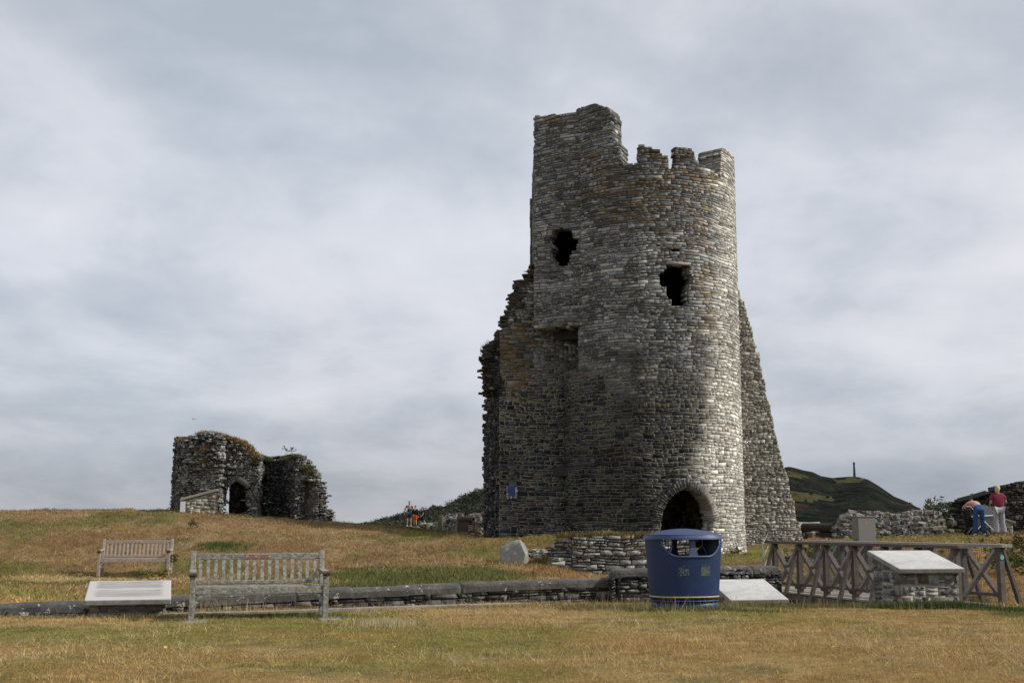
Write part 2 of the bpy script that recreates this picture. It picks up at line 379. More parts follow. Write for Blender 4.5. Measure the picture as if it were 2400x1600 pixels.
for i in range(360):
    px = random.uniform(850, 1300); top = np.interp(px, [p[0] for p in pr], [p[1] for p in pr]); t = random.random()
    d = 420 - 190*t; py = top + 5 + t*(1245-top)
    c = at(px, py, d); R0 = random.uniform(2.0, 4.6)*(d/420); cs.append(c); rr.append(R0)
    k = random.random(); co.append((.020, .030, .015) if k < .5 else (.032, .045, .020) if k < .8 else (.045, .038, .026))
for (px, py, R0) in [(878, 1236, 1.8), (893, 1230, 2.2), (908, 1223, 2.4), (925, 1218, 2.2), (940, 1216, 2.6), (962, 1212, 2.6), (985, 1207, 2.6), (1003, 1203, 2.4), (1020, 1196, 2.6), (1040, 1198, 2.6), (1058, 1189, 3.2), (1078, 1182, 3.2), (1097, 1172, 3.4), (1112, 1166, 3.4), (1126, 1160, 3.6), (1140, 1156, 3.6)]:
    for q in range(3): cs.append(at(px+random.uniform(-7, 7), py+q*3+random.uniform(-2, 3), 420+random.uniform(-8, 8))); rr.append(R0*random.uniform(.6, 1)); co.append((.022, .034, .017))
o = clumps('woodland', cs, rr, co, 620, .27, MG, 3); tag(o, 'dark green woodland covering the low hill left of the tower', 'woodland', kind='stuff')

# monument on the far hill
mon = at(2003, 1121, 900); sc_ = 900/F
mb = MB(); mb.lathe([(4*sc_, -6), (3.4*sc_, 0), (2.9*sc_, 10*sc_), (2.4*sc_, 22*sc_), (2.0*sc_, 33*sc_), (2.9*sc_, 34*sc_), (2.9*sc_, 35.5*sc_), (1.9*sc_, 36*sc_), (1.9*sc_, 38*sc_), (.01, 38.5*sc_)], mon, 16)
o = mb.build('monument', flat('dark_stone', (.05, .055, .075), .9, 0, .3, .3, .3)); tag(o, 'tall dark tapering stone column on top of the far hill', 'monument')

# ---------------------------------------------------------------- grass
def blades(name, x, y, h, w, col, lean=.5, z=None, seed=0, matl=None, up=None):
    r = np.random.default_rng(seed); n = len(x); z = gz(x, y) if z is None else z
    a = r.uniform(0, 2*pi, n); b = r.uniform(0, 2*pi, n); ln = np.abs(r.normal(0, lean, n))*h
    dx, dy = np.cos(a)*w/2, np.sin(a)*w/2
    P0 = np.stack([x-dx, y-dy, z-.01], 1); P1 = np.stack([x+dx, y+dy, z-.01], 1); P2 = np.stack([x+np.cos(b)*ln, y+np.sin(b)*ln, z+h], 1)
    V = np.stack([P0, P1, P2], 1).reshape(-1, 3)
    return np_mesh(name, V, np.arange(3*n).reshape(-1, 3), np.concatenate([col, np.zeros((n, 1))], 1), matl or MG)
def lawn_pts(n, y0, y1, r, m=1.0):
    y = np.sqrt(r.uniform(y0**2, y1**2, n)); x = r.uniform(-.5, .5, n)*y*m; return x, y
r = np.random.default_rng(5)
x, y = lawn_pts(330000, 8.2, 21.0, r); col = turf_colour(x, y, np.zeros(len(x))); dry = r.random(len(x))
col = col*r.uniform(.55, 1.45, len(x))[:, None]; col = np.where((dry < .10)[:, None], np.array([.56, .43, .21])[None]*r.uniform(.7, 1.1, len(x))[:, None], col)
hh = r.uniform(.008, .032, len(x))*(.7+.7*fbm(x, y, .8, 3, 71)); g = tag(blades('grass', x, y, hh, r.uniform(.003, .007, len(x)), col, .9, seed=1), 'short sun dried grass of the foreground lawn', 'grass', kind='stuff')
# long pale stalks lying and leaning in the lawn, in drifts
x, y = lawn_pts(60000, 8.2, 21.0, r); k = fbm(x, y, .5, 3, 12) + .5*fbm(x, y, 3, 2, 8)*1.0 > .80; x, y = x[k], y[k]
g = blades('grass', x, y, r.uniform(.03, .11, len(x)), r.uniform(.003, .0045, len(x)), np.array([.55, .42, .22])[None]*r.uniform(.6, 1.15, len(x))[:, None], 1.6, seed=2); tag(g, 'long pale seed stalks standing in the foreground lawn', 'grass', kind='stuff')
# coarser turf on the banks
y = np.sqrt(r.uniform(21**2, 48**2, 260000)); x = r.uniform(-.5, .5, len(y))*y; z = gz(x, y); px, py = proj(np.stack([x, y, z], 1))
k = ~((y > 38) & (px > 1130) & (px < 1900)); x, y, z = x[k], y[k], z[k]
col = turf_colour(x, y, z)*r.uniform(.45, 1.55, len(x))[:, None]
g = blades('grass', x, y, r.uniform(.02, .09, len(x))*(.6+.9*fbm(x, y, 1.1, 3, 44)), r.uniform(.008, .022, len(x)), col, 1.0, z=z, seed=3); tag(g, 'dry tussocky grass covering the castle banks', 'grass', kind='stuff')
def drift(n, px, py, d, sx, sy, h, w, c, lean=.5, seed=0):
    r = np.random.default_rng(seed); X, Y, _ = at(px, py, d); x = r.normal(X, sx, n); y = r.normal(Y, sy, n)
    return x, y, r.uniform(*h, n), r.uniform(*w, n), np.array(c)[None]*r.uniform(.6, 1.3, n)[:, None]
def many(name, ds, label, lean=.5, seed=9):
    A = [np.concatenate(q) for q in zip(*ds)]; g = blades(name, *A, lean=lean, seed=seed); tag(g, label, 'grass', kind='stuff')
G1 = (.10, .125, .032); G2 = (.06, .095, .022); ST_ = (.42, .33, .18)
many('grass', [drift(4500, 1640, 1415, 18.1, .5, .10, (.03, .09), (.005, .01), G1, seed=1), drift(160, 1600, 1413, 18.0, .7, .12, (.1, .32), (.004, .007), ST_, seed=2),
               drift(5000, 1470, 1410, 19.6, .9, .2, (.02, .08), (.005, .009), (.2, .16, .06), seed=3), drift(120, 1440, 1411, 19.8, .8, .15, (.08, .3), (.004, .006), ST_, seed=4)], 'green grass tuft and pale stalks around the foot of the blue bin', .5)
many('grass', [drift(9000, 2185, 1405, 19.35, .42, .12, (.04, .15), (.006, .014), G2, seed=5), drift(4500, 2395, 1428, 19.0, .45, .25, (.03, .08), (.006, .012), G2, seed=6), drift(5000, 1950, 1415, 19.6, 1.2, .2, (.03, .1), (.005, .01), (.15, .13, .04), seed=7),
               drift(500, 1950, 1412, 20.0, 1.4, .2, (.08, .26), (.004, .006), ST_, seed=8), drift(200, 2200, 1412, 19.2, 1.2, .2, (.08, .2), (.004, .006), ST_, seed=18)], 'rank green grass at the foot of the right stone lectern')
many('grass', [drift(6000, 610, 1440, 16.7, .8, .16, (.02, .06), (.005, .01), G1, seed=9), drift(130, 510, 1420, 17.9, .22, .1, (.1, .34), (.004, .007), ST_, seed=10), drift(60, 570, 1420, 18.1, .15, .1, (.1, .3), (.004, .007), ST_, seed=11),
               drift(40, 660, 1418, 18.3, .2, .1, (.1, .38), (.004, .006), (.3, .2, .12), seed=12), drift(5000, 950, 1418, 19, 1.6, .2, (.02, .06), (.005, .01), (.17, .14, .04), seed=13), drift(60, 820, 1416, 19, .4, .1, (.08, .2), (.004, .006), (.3, .14, .07), seed=14),
               drift(4000, 200, 1442, 17, 1.6, .15, (.02, .07), (.005, .01), (.17, .14, .05), seed=15), drift(1200, 900, 1455, 15.4, .3, .25, (.05, .12), (.004, .006), (.45, .38, .22), seed=16)], 'green grass and dead stalks below the front bench', .45)
many('grass', [drift(5000, 880, 1362, 23.2, 1.1, .5, (.04, .14), (.008, .02), (.10, .115, .032), seed=30), drift(5000, 1060, 1355, 25, 1.0, .7, (.03, .12), (.008, .02), (.13, .13, .04), seed=31), drift(2500, 450, 1400, 20.8, .5, .3, (.05, .16), (.008, .016), (.05, .08, .02), seed=32),
               drift(3000, 1000, 1250, 44, 1.3, .8, (.04, .12), (.012, .025), (.10, .12, .03), seed=33), drift(1500, 520, 1285, 34.3, .5, .2, (.03, .1), (.008, .02), (.07, .10, .025), seed=34), drift(1500, 1985, 1300, 33, .8, .4, (.05, .15), (.01, .02), (.07, .11, .025), seed=35)], 'dark green grass behind the low wall and in patches on the bank', .8)
# small yellow hawkbit heads in the lawn
fl = [(925, 1525), (1950, 1561), (1955, 1527), (2100, 1528), (2235, 1582), (1875, 1487), (1798, 1472), (958, 1511), (1925, 1487), (2150, 1590), (1715, 1560), (385, 1528), (1665, 1562), (2410, 1575), (560, 1512), (1120, 1592)]
mfl = flat('yellow_petals', (.65, .42, .01), .6, 0, .1)
first = None
for i, (px, py) in enumerate(fl):
    dd = CZ/((py-1232)/F)*1.0
    v = at(px, py, 10); k = CZ/(CZ-v[2]); X, Y = v[0]*k, v[1]*k
    if first is None:
        mb = MB()
        for q in range(9):
            a = q*2*pi/9; mb.add([(0, 0, .035), (.018*cos(a-.25), .018*sin(a-.25), .042), (.024*cos(a), .024*sin(a), .042), (.018*cos(a+.25), .018*sin(a+.25), .042)], [(0, 1, 2, 3)])
        mb.tube([(0, 0, -.01), (.004, 0, .036)], .002, 5)
        o = mb.build('flower', mfl); first = o
    else:
        o = first.copy(); C.objects.link(o)
    o.location = (X, Y, .02); o.rotation_euler = (.4*cos(i*2.), .35*sin(i*3.), i); s = .7+.4*((i*37) % 10)/10; o.scale = (s, s, s)
    tag(o, 'tiny yellow flower head in the dry foreground lawn', 'flower', 'yellow flowers in the lawn')
# ---------------------------------------------------------------- masonry: every stone a block, mortar bed behind
def masonry(S, ur, vr, inside=None, colf=None, T=.6, ch=(.07, .17), ln=(.14, .45), prot=(.004, .035), joint=.016, jit=.012, seed=0, edge_jit=.10, warp=.09, split=.45, thin=None, vj=.7):
    r = np.random.default_rng(seed); cells = []; v = vr[0]; hi = ch[1]*1.35
    while v < vr[1]:
        h = r.uniform(ch[0]*1.3, hi); u = ur[0] - r.uniform(0, ln[1]); k = r.uniform(.75, 1.25)
        while u < ur[1]:
            l = r.uniform(*ln)*k if r.random() < .8 else r.uniform(ln[0], ln[0]*1.6)
            l = max(l, h*.6); e = min(u+l, ur[1]); q = r.random(); big = h > (ch[0]+ch[1])*.55
            if split and big and q < split*.7: t = r.uniform(.3, .7)*h; cells += [(u, e, v, v+t), (u, e, v+t, v+h)] if r.random() < .5 else [(u, e, v, v+t), (u, (u+e)/2, v+t, v+h), ((u+e)/2, e, v+t, v+h)]
            elif split and big and q < split: t = h*r.uniform(.25, .4); w = h*r.uniform(.6, .75); cells += [(u, e, v, v+t), (u, e, v+t, v+w), (u, e, v+w, v+h)]
            else: cells.append((u, e, v, v+h))
            u += l
        v += h
    A = np.array([c for c in cells if c[1] > ur[0]+.03 and c[1]-max(c[0], ur[0]) > .03]); A[:, 0] = np.maximum(A[:, 0], ur[0])
    uc, vc = (A[:, 0]+A[:, 1])/2, (A[:, 2]+A[:, 3])/2
    def SW(u, v, o): return S(u, v + (fbm(u, v, .8, 3, seed)-.5)*warp*2 + (fbm(u, v*.5, 3.5, 2, seed+3)-.5)*warp*.5, o)
    Z0 = np.zeros(len(uc)); P = SW(uc, vc, Z0); J = r.normal(0, edge_jit, P.shape)*np.array([1, 0, .3]); edge = np.zeros(len(uc), bool)
    if inside is not None:
        K = 15; tt = (np.arange(K)+.5)/K; U = A[:, 0:1]+(A[:, 1:2]-A[:, 0:1])*tt[None]; VV = np.repeat(vc[:, None], K, 1)
        Q = SW(U.ravel(), VV.ravel(), np.zeros(U.size)) + np.repeat(J, K, 0); qx, qy = proj(Q); M = inside(qx, qy, Q).reshape(-1, K)
        F_ = M.argmax(1); run = np.array([(np.argmin(m[f:]) if not m[f:].all() else K-f) for m, f in zip(M, F_)]); last = K-1-M[:, ::-1].argmax(1); two = M.any(1) & (F_+run-1 < last)
        M2 = M[two].copy()
        for i_, (f, q_) in enumerate(zip(F_[two], run[two])): M2[i_, f:f+q_] = False
        for i_, f, q_ in zip(np.where(two)[0], F_[two], run[two]): M[i_, f+q_:] = False
        A = np.concatenate([A, A[two]]); M = np.concatenate([M, M2]); vc = (A[:, 2]+A[:, 3])/2; edge = np.zeros(len(A), bool); Z0 = np.zeros(len(A))
        ok = M.sum(1) >= 2; lo = M.argmax(1); hi_ = K-1-M[:, ::-1].argmax(1); w_ = A[:, 1]-A[:, 0]
        n0 = A[:, 0]+w_*np.where(lo > 0, tt[lo], 0); n1_ = A[:, 0]+w_*np.where(hi_ < K-1, tt[hi_], 1); A[:, 0] = n0; A[:, 1] = n1_; ok &= (n1_-n0) > .025
        uc = (A[:, 0]+A[:, 1])/2
        for du, dv in ((.35, 0), (-.35, 0), (0, .28), (0, -.28), (.6, 0), (-.6, 0)):
            Q = SW(uc+du, vc+dv, Z0); qx, qy = proj(Q); edge |= ~inside(qx, qy, Q)
        A, uc, vc, edge = A[ok], uc[ok], vc[ok], edge[ok]; P = SW(uc, vc, np.zeros(len(uc)))
    else: edge = (uc-.5 < ur[0]) | (uc+.5 > ur[1]) | (vc+.4 > vr[1])
    n = len(A); px, py = proj(P); sc, mc = colf(P, px, py, r); Tn = np.full(n, T) if thin is None else thin(px, py, T)
    u0, u1, v0, v1 = A.T; Vs = []
    e = .0; TB = np.where(edge, Tn, min(T, .3))
    for o in (0.0, 1):
        oo = -TB*o
        for (a, b) in ((u0-e, v0), (u1+e, v0), (u1+e, v1), (u0-e, v1)): Vs.append(SW(a, b, oo))
    j = joint*r.uniform(.4, 1.5, (4, n)); pr = r.uniform(*prot, n); bev = np.minimum(.005, (v1-v0)*.08); j[0] *= vj; j[2] *= vj
    ci = lambda: r.uniform(-jit, jit, n)
    sk = r.uniform(-jit, jit, n)*1.6
    for ins in (0, 1):
        oo = np.full(n, -.012) if not ins else pr
        bb = bev*ins
        for (a, b, s_) in ((u0+j[0]+bb, v0+j[1]*.7+bb, 1), (u1-j[2]-bb, v0+j[1]*.7+bb, 1), (u1-j[2]-bb, v1-j[3]*.7-bb, -1), (u0+j[0]+bb, v1-j[3]*.7-bb, -1)):
            Vs.append(SW(a+(ci() if ins else 0)+sk*s_*.5, b+(ci()*.6 if ins else 0), oo if not ins else oo + r.uniform(-.3, .3, n)*pr))
    V = np.stack(Vs, 1).reshape(-1, 3)
    q = np.array([(0, 1, 2, 3), (3, 2, 6, 7), (0, 4, 5, 1), (0, 3, 7, 4), (1, 5, 6, 2), (4, 7, 6, 5),
                  (12, 13, 14, 15), (8, 9, 13, 12), (9, 10, 14, 13), (10, 11, 15, 14), (11, 8, 12, 15)])
    Fq = (np.arange(n)[:, None, None]*16 + q[None]).reshape(-1, 4)
    col = np.repeat(sc[:, None, :], 11, 1); col[:, 0] = mc; col[:, 1:6] = mc[:, None]*.8+sc[:, None]*.2
    col = col.reshape(-1, 4)
    # stones through the thickness of broken edges
    ie = np.where(edge)[0]; EV = []; EC = []
    if len(ie):
        Tm = Tn[ie]; depth = .05
        for lay in range(8):
            d0 = r.uniform(.0, .05, len(ie))+depth+lay*.24; d1 = d0+r.uniform(.17, .25, len(ie)); k = d1 < Tm+.06
            if not k.any(): break
            I_ = ie[k]; a, b, c_, d_ = A[I_].T; g = r.uniform(-.03, .012, (6, len(I_))); rows = []
            for o in (-d0[k], -d1[k]):
                for (x, y) in ((a+g[0], c_+.006-g[2]*0), (b-g[1], c_+.006), (b-g[1], d_-.004-g[3]*.3), (a+g[0], d_-.004-g[3]*.3)): rows.append(SW(x, y, o))
            EV.append(np.stack(rows, 1).reshape(-1, 3)); f_ = sc[I_][r.permutation(len(I_))]*.5+sc[I_]*.5; f_[:, :3] *= r.uniform(.7, 1.3, len(I_))[:, None]; EC.append(np.repeat(f_[:, None], 6, 1).reshape(-1, 4))
        if EV:
            EV = np.concatenate(EV); m = len(EV)//8; q2 = np.array([(0, 1, 2, 3), (3, 2, 6, 7), (0, 4, 5, 1), (0, 3, 7, 4), (1, 5, 6, 2), (4, 7, 6, 5)])
            F2 = (np.arange(m)[:, None, None]*8+q2[None]).reshape(-1, 4)+len(V); V = np.concatenate([V, EV]); Fq = np.concatenate([Fq, F2]); col = np.concatenate([col]+EC)
    masonry.n = n
    return V, Fq, col
class Stones:
    def __init__(s): s.V = []; s.F = []; s.C = []; s.n = 0
    def add(s, t):
        V, Fq, c = t; s.V.append(V); s.F.append(Fq+s.n); s.C.append(c); s.n += len(V); return s
    def mb(s, mb, col):           # add the quads of an MB
        Fq = np.array([(tuple(f)+(f[-1],))[:4] for f in mb.f]); c = np.array([list(col)+[0.]]*len(Fq)) if not hasattr(col[0], '__len__') else np.array(col)
        return s.add((np.array([tuple(v) for v in mb.v]), Fq, c))
    def build(s, name, parent=None, mat_=None): return np_mesh(name, np.concatenate(s.V), np.concatenate(s.F), np.concatenate(s.C), mat_ or MS, parent)
def planeS(o, u, n):
    o = np.array(o, float); u = np.array(u, float); u /= np.linalg.norm(u); n = np.array(n, float); n /= np.linalg.norm(n)
    def S(a, v, off): return o[None] + a[:, None]*u[None] + v[:, None]*np.array([0, 0, 1.])[None] + off[:, None]*n[None]
    return S
def plane2(a, b):
    """vertical plane from a to b (x, y), outward normal to the right of a->b seen from above"""
    d = np.array([b[0]-a[0], b[1]-a[1]]); L = float(np.hypot(*d)); d /= L
    return planeS((a[0], a[1], 0), (d[0], d[1], 0), (d[1], -d[0], 0)), L
def pick(r, n, cols, w):
    i = r.choice(len(cols), n, p=np.array(w)/sum(w)); return np.array(cols)[i]
def shade(r, n, lo=.65, hi=1.4): return r.uniform(lo, hi, n)[:, None]
def c_plain(cols, w, mortar, lich=.4, lo=.65, hi=1.4):
    def f(P, px, py, r):
        n = len(P); c = pick(r, n, cols, w)*shade(r, n, lo, hi); a = np.clip(r.normal(lich, .3, n), 0, 1)
        m = np.array(mortar)[None]*r.uniform(.85, 1.15, n)[:, None]
        return np.concatenate([c, a[:, None]], 1), np.concatenate([m, np.zeros((n, 1))], 1)
    return f
DK = [(.034, .041, .052), (.046, .050, .055), (.080, .078, .070), (.026, .029, .034), (.065, .053, .042)]
GR = [(.138, .146, .160), (.185, .19, .19), (.09, .095, .10), (.152, .14, .12), (.26, .26, .255)]
OC = [(.15, .110, .068), (.115, .084, .055), (.185, .148, .098), (.095, .076, .058)]
def c_tower(P, px, py, r):
    n = len(P); nb = fbm(px, py, .012, 3, 5); n2 = fbm(px, py, .03, 3, 9)
    dk = pick(r, n, DK, (3, 3, 2, 3, 1)); gr = pick(r, n, GR, (3, 3, 3, 2, 1)); oc = pick(r, n, OC, (3, 2, 1, 2))
    low = sstep(720, 980, py + (nb-.5)*260)                     # dark stones, pale pointing low down
    col = gr*(1-low[:, None]) + dk*low[:, None]
    # pale lichen plus sunlit brightness painted into the right-hand side of the drum
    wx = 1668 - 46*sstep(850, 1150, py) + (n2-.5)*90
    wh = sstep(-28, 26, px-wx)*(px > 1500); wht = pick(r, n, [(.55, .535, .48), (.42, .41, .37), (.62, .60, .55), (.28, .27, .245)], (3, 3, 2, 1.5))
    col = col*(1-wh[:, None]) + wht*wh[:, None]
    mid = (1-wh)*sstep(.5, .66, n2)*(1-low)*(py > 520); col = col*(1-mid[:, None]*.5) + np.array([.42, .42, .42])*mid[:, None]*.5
    # ochre and brown areas
    def sp(cx, cy, rx, ry, s): return (1-sstep(.55, 1.2, np.hypot((px-cx)/rx, (py-cy)/ry)+(n2-.5)*1.2))*s
    o = np.maximum.reduce([sp(1490, 470, 130, 75, .75), sp(1600, 430, 90, 60, .7), sp(1410, 260, 35, 20, .7), sp(1290, 280, 50, 18, .8), sp(1540, 360, 50, 24, .8), sp(1610, 365, 40, 28, .8), sp(1200, 850, 75, 75, .95),
                           sp(1180, 800, 60, 50, .7), sp(1400, 380, 50, 40, .5), sp(1640, 720, 30, 120, .3), sp(1600, 560, 70, 60, .3)])
    pickm = r.random(n) < o*.85; col[pickm] = oc[pickm]*1.0
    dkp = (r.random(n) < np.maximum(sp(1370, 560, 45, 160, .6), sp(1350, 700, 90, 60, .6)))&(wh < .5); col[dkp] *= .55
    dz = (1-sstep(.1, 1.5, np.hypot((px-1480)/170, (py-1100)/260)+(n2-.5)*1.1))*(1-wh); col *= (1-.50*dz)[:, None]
    cx_ = 1652+9*np.sin(py*.045)+5*np.sin(py*.13); ck = (np.abs(px-cx_) < 5) & (py > 440) & (py < 770); col[ck] = np.array([.22, .18, .12])
    col = col*shade(r, n, .55, 1.5)*(.72+.56*nb)[:, None]
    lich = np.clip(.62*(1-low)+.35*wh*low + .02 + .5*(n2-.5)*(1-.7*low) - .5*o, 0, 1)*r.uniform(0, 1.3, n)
    mlo = np.array([.25, .235, .185]); mup = np.array([.075, .072, .066]); mw = np.array([.36, .33, .26])
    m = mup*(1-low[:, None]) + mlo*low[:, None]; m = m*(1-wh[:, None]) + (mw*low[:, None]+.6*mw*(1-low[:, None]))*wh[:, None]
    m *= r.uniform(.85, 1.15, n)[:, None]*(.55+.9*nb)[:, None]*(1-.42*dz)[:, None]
    return np.concatenate([col, np.clip(lich, 0, 1)[:, None]], 1), np.concatenate([m, np.zeros((n, 1))], 1)

# ---------------------------------------------------------------- the gatehouse tower
tower = empty('castle_tower', (4.8, 41, 0), 0, 'tall ruined round stone gatehouse tower with battlements, two broken windows and an arched doorway', 'castle tower')
TW = (4.8, 41, 0)
def tpart(o): o.parent = tower; o.location = (-TW[0], -TW[1], 0); return o
DC = (4.77, 41.0); RD = 3.07; ZT = CZ+13.9; ZB = -.9
def drumS(u, v, off):
    a = u/RD; rad = RD + off + .14*np.clip((1.6-v)/2.2, 0, 1)**2
    return np.stack([DC[0]+rad*np.sin(a), DC[1]-rad*np.cos(a), v], 1)
def drum_uv(px, py):
    p = np.array(at(px, py, 1.0)) - np.array([0, 0, CZ]); dx, dy = p[0], p[1]
    A = dx*dx+dy*dy; B = -2*(dx*DC[0]+dy*DC[1]); Cq = DC[0]**2+DC[1]**2-RD**2
    D = B*B-4*A*Cq
    k = (-B-sqrt(max(D, 0)))/(2*A); return RD*atan2(k*dx-DC[0], DC[1]-k*dy), CZ+k*p[2]
SIL = [(1100, 1500), (1100, 700), (1251, 640), (1251, 271), (1280, 272), (1300, 268), (1325, 267), (1350, 262), (1352, 256), (1375, 248), (1395, 243), (1408, 250), (1416, 249), (1424, 256), (1431, 268), (1432, 330), (1452, 337), (1453, 388), (1492, 384), (1493, 343), (1510, 340), (1530, 348), (1545, 352), (1556, 366), (1566, 368), (1568, 380), (1568, 396),
       (1580, 396), (1581, 344), (1600, 346), (1622, 350), (1630, 366), (1637, 382), (1650, 388), (1662, 398), (1678, 404), (1688, 420), (1689, 350), (1694, 346), (1706, 353), (1716, 364), (1722, 380), (1800, 600), (1800, 1500)]
W1 = [(1240+x/5.113, 500+y/5.113) for x, y in [(285, 180), (380, 175), (480, 190), (520, 240), (530, 300), (600, 320), (575, 380), (560, 440), (500, 480), (490, 530), (470, 600), (460, 630), (345, 635), (320, 600), (270, 560), (260, 470), (285, 400), (240, 320), (275, 260)]]
W2 = [(1240+x/5.113, 500+y/5.113) for x, y in [(1660, 600), (1915, 605), (1915, 730), (1960, 750), (1950, 830), (1910, 870), (1895, 1080), (1820, 1115), (1715, 1110), (1700, 1040), (1660, 1000), (1640, 880), (1570, 850), (1560, 720), (1610, 690), (1655, 640)]]
SLIT = [(1567, 585), (1580, 583), (1609, 590), (1585, 592)]
DOOR = [(1548, 1400), (1548, 1220), (1552, 1195), (1565, 1170), (1585, 1150), (1608, 1141), (1632, 1150), (1655, 1172), (1668, 1200), (1670, 1222), (1666, 1400)]
front = lambda P: P[:, 1] < DC[1]
HOLES = [W1, W2, DOOR]
def thin_near(px, py, T):
    t = np.full(len(px), T)
    for h in HOLES:
        for dx in (-42, 0, 42):
            for dy in (-26, 0, 26): t = np.where(inpoly(px+dx, py+dy, h), np.minimum(t, .52), t)
    return np.where((px > 1490) & (px < 1642) & (py < 402), .35, t)
def in_drum(px, py, P):
    ok = np.where(front(P), inpoly(px, py, SIL), P[:, 2] < CZ+12.2)
    hole = inpoly(px, py, W1) | inpoly(px, py, W2) | inpoly(px, py, SLIT) | inpoly(px, py, DOOR)
    return ok & ~(hole & front(P))
s = Stones()
a0 = -R_(78)
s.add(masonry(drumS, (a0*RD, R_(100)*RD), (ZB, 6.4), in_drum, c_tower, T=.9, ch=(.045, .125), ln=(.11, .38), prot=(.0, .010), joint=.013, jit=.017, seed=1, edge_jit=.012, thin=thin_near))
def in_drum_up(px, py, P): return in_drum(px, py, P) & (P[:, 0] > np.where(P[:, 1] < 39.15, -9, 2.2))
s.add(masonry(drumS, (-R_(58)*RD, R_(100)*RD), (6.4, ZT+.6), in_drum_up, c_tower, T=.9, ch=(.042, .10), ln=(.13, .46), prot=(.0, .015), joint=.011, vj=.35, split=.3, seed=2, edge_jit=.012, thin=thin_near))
tpart(s.build('drum_wall'))
# a few loose thin capping stones
# turret: flat face left of the drum, above the corbel
S, L = plane2((.735, 39.86), (2.68, 38.98))
s = Stones(); in_tur = lambda px, py, P: inpoly(px, py, SIL) & ~inpoly(px, py, W1) & (py < 772-(px-1250)*.06)
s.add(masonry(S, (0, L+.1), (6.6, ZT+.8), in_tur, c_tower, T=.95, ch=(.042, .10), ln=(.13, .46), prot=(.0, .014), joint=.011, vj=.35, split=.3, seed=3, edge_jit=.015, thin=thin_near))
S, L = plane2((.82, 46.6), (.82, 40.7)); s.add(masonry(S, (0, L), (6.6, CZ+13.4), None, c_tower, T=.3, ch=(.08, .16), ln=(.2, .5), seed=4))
tpart(s.build('turret_wall'))
# flank wall below
FL = [(1251, 632), (1249, 645), (1240, 652), (1222, 668), (1212, 675), (1211, 690), (1218, 694), (1204, 697), (1206, 704), (1214, 708), (1212, 720), (1200, 724), (1197, 745), (1186, 752), (1182, 770), (1172, 785), (1165, 800), (1150, 812), (1140, 830), (1133, 1400), (1420, 1400), (1420, 632)]
S, L = plane2((-.42, 40.0), (2.9, 40.55)); s = Stones()
in_fl = lambda px, py, P: inpoly(px, py, FL) & ~inpoly(px, py, W1)
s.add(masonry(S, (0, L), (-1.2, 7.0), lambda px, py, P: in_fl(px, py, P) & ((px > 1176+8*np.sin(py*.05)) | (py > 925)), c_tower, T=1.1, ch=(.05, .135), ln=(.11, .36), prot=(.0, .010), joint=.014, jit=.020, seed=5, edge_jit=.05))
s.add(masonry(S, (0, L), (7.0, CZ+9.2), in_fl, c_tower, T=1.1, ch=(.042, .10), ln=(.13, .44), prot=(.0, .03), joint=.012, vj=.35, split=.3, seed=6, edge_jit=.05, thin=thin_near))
# broken side of the curtain stub, its shade away from the sun coloured in
S, L = plane2((-1.02, 43.6), (-.42, 40.02))
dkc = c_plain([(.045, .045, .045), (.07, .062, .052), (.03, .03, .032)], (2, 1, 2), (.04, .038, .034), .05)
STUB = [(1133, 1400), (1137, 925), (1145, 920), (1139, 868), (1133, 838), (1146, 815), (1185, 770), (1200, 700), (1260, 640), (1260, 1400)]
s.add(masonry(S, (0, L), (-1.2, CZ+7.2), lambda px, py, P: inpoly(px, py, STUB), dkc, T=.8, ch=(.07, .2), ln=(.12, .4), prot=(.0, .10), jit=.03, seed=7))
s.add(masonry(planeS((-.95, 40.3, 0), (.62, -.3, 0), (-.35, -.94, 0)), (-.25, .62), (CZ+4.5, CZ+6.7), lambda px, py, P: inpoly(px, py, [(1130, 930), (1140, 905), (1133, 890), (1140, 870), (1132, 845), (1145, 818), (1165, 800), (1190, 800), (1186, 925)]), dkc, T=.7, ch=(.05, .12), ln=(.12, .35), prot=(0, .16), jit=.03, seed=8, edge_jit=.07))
tpart(s.build('flank_wall'))
# right hand broken wall behind the drum
BT = [(1700, 1500), (1700, 676), (1733, 678), (1738, 700), (1748, 716), (1752, 740), (1762, 770), (1768, 800), (1778, 830), (1786, 870), (1794, 900), (1796, 925), (1806, 955), (1812, 990), (1822, 1030), (1828, 1060), (1838, 1090), (1846, 1120), (1852, 1150), (1862, 1180), (1866, 1215), (1876, 1235), (1883, 1270), (1884, 1500)]
def c_butt(P, px, py, r):
    n = len(P); nb = fbm(px, py, .02, 3, 15); c = pick(r, n, [(.26, .25, .22), (.15, .145, .125), (.38, .365, .32), (.09, .086, .075)], (3, 3, 2, 1.5))*shade(r, n)*(.75+.5*nb)[:, None]
    m = np.array([.27, .25, .20])[None]*(.8+.5*nb)[:, None]
    return np.concatenate([c, np.clip(r.normal(.45, .3, n), 0, 1)[:, None]], 1), np.concatenate([m, np.zeros((n, 1))], 1)
S, L = plane2((7.2, 43.0), (10.9, 43.8)); s = Stones()
s.add(masonry(S, (0, L), (-.9, CZ+9.6), lambda px, py, P: inpoly(px, py, BT), c_butt, T=1.2, ch=(.045, .12), ln=(.12, .32), prot=(0, .028), jit=.02, seed=9, edge_jit=.02))
tpart(s.build('buttress_wall'))
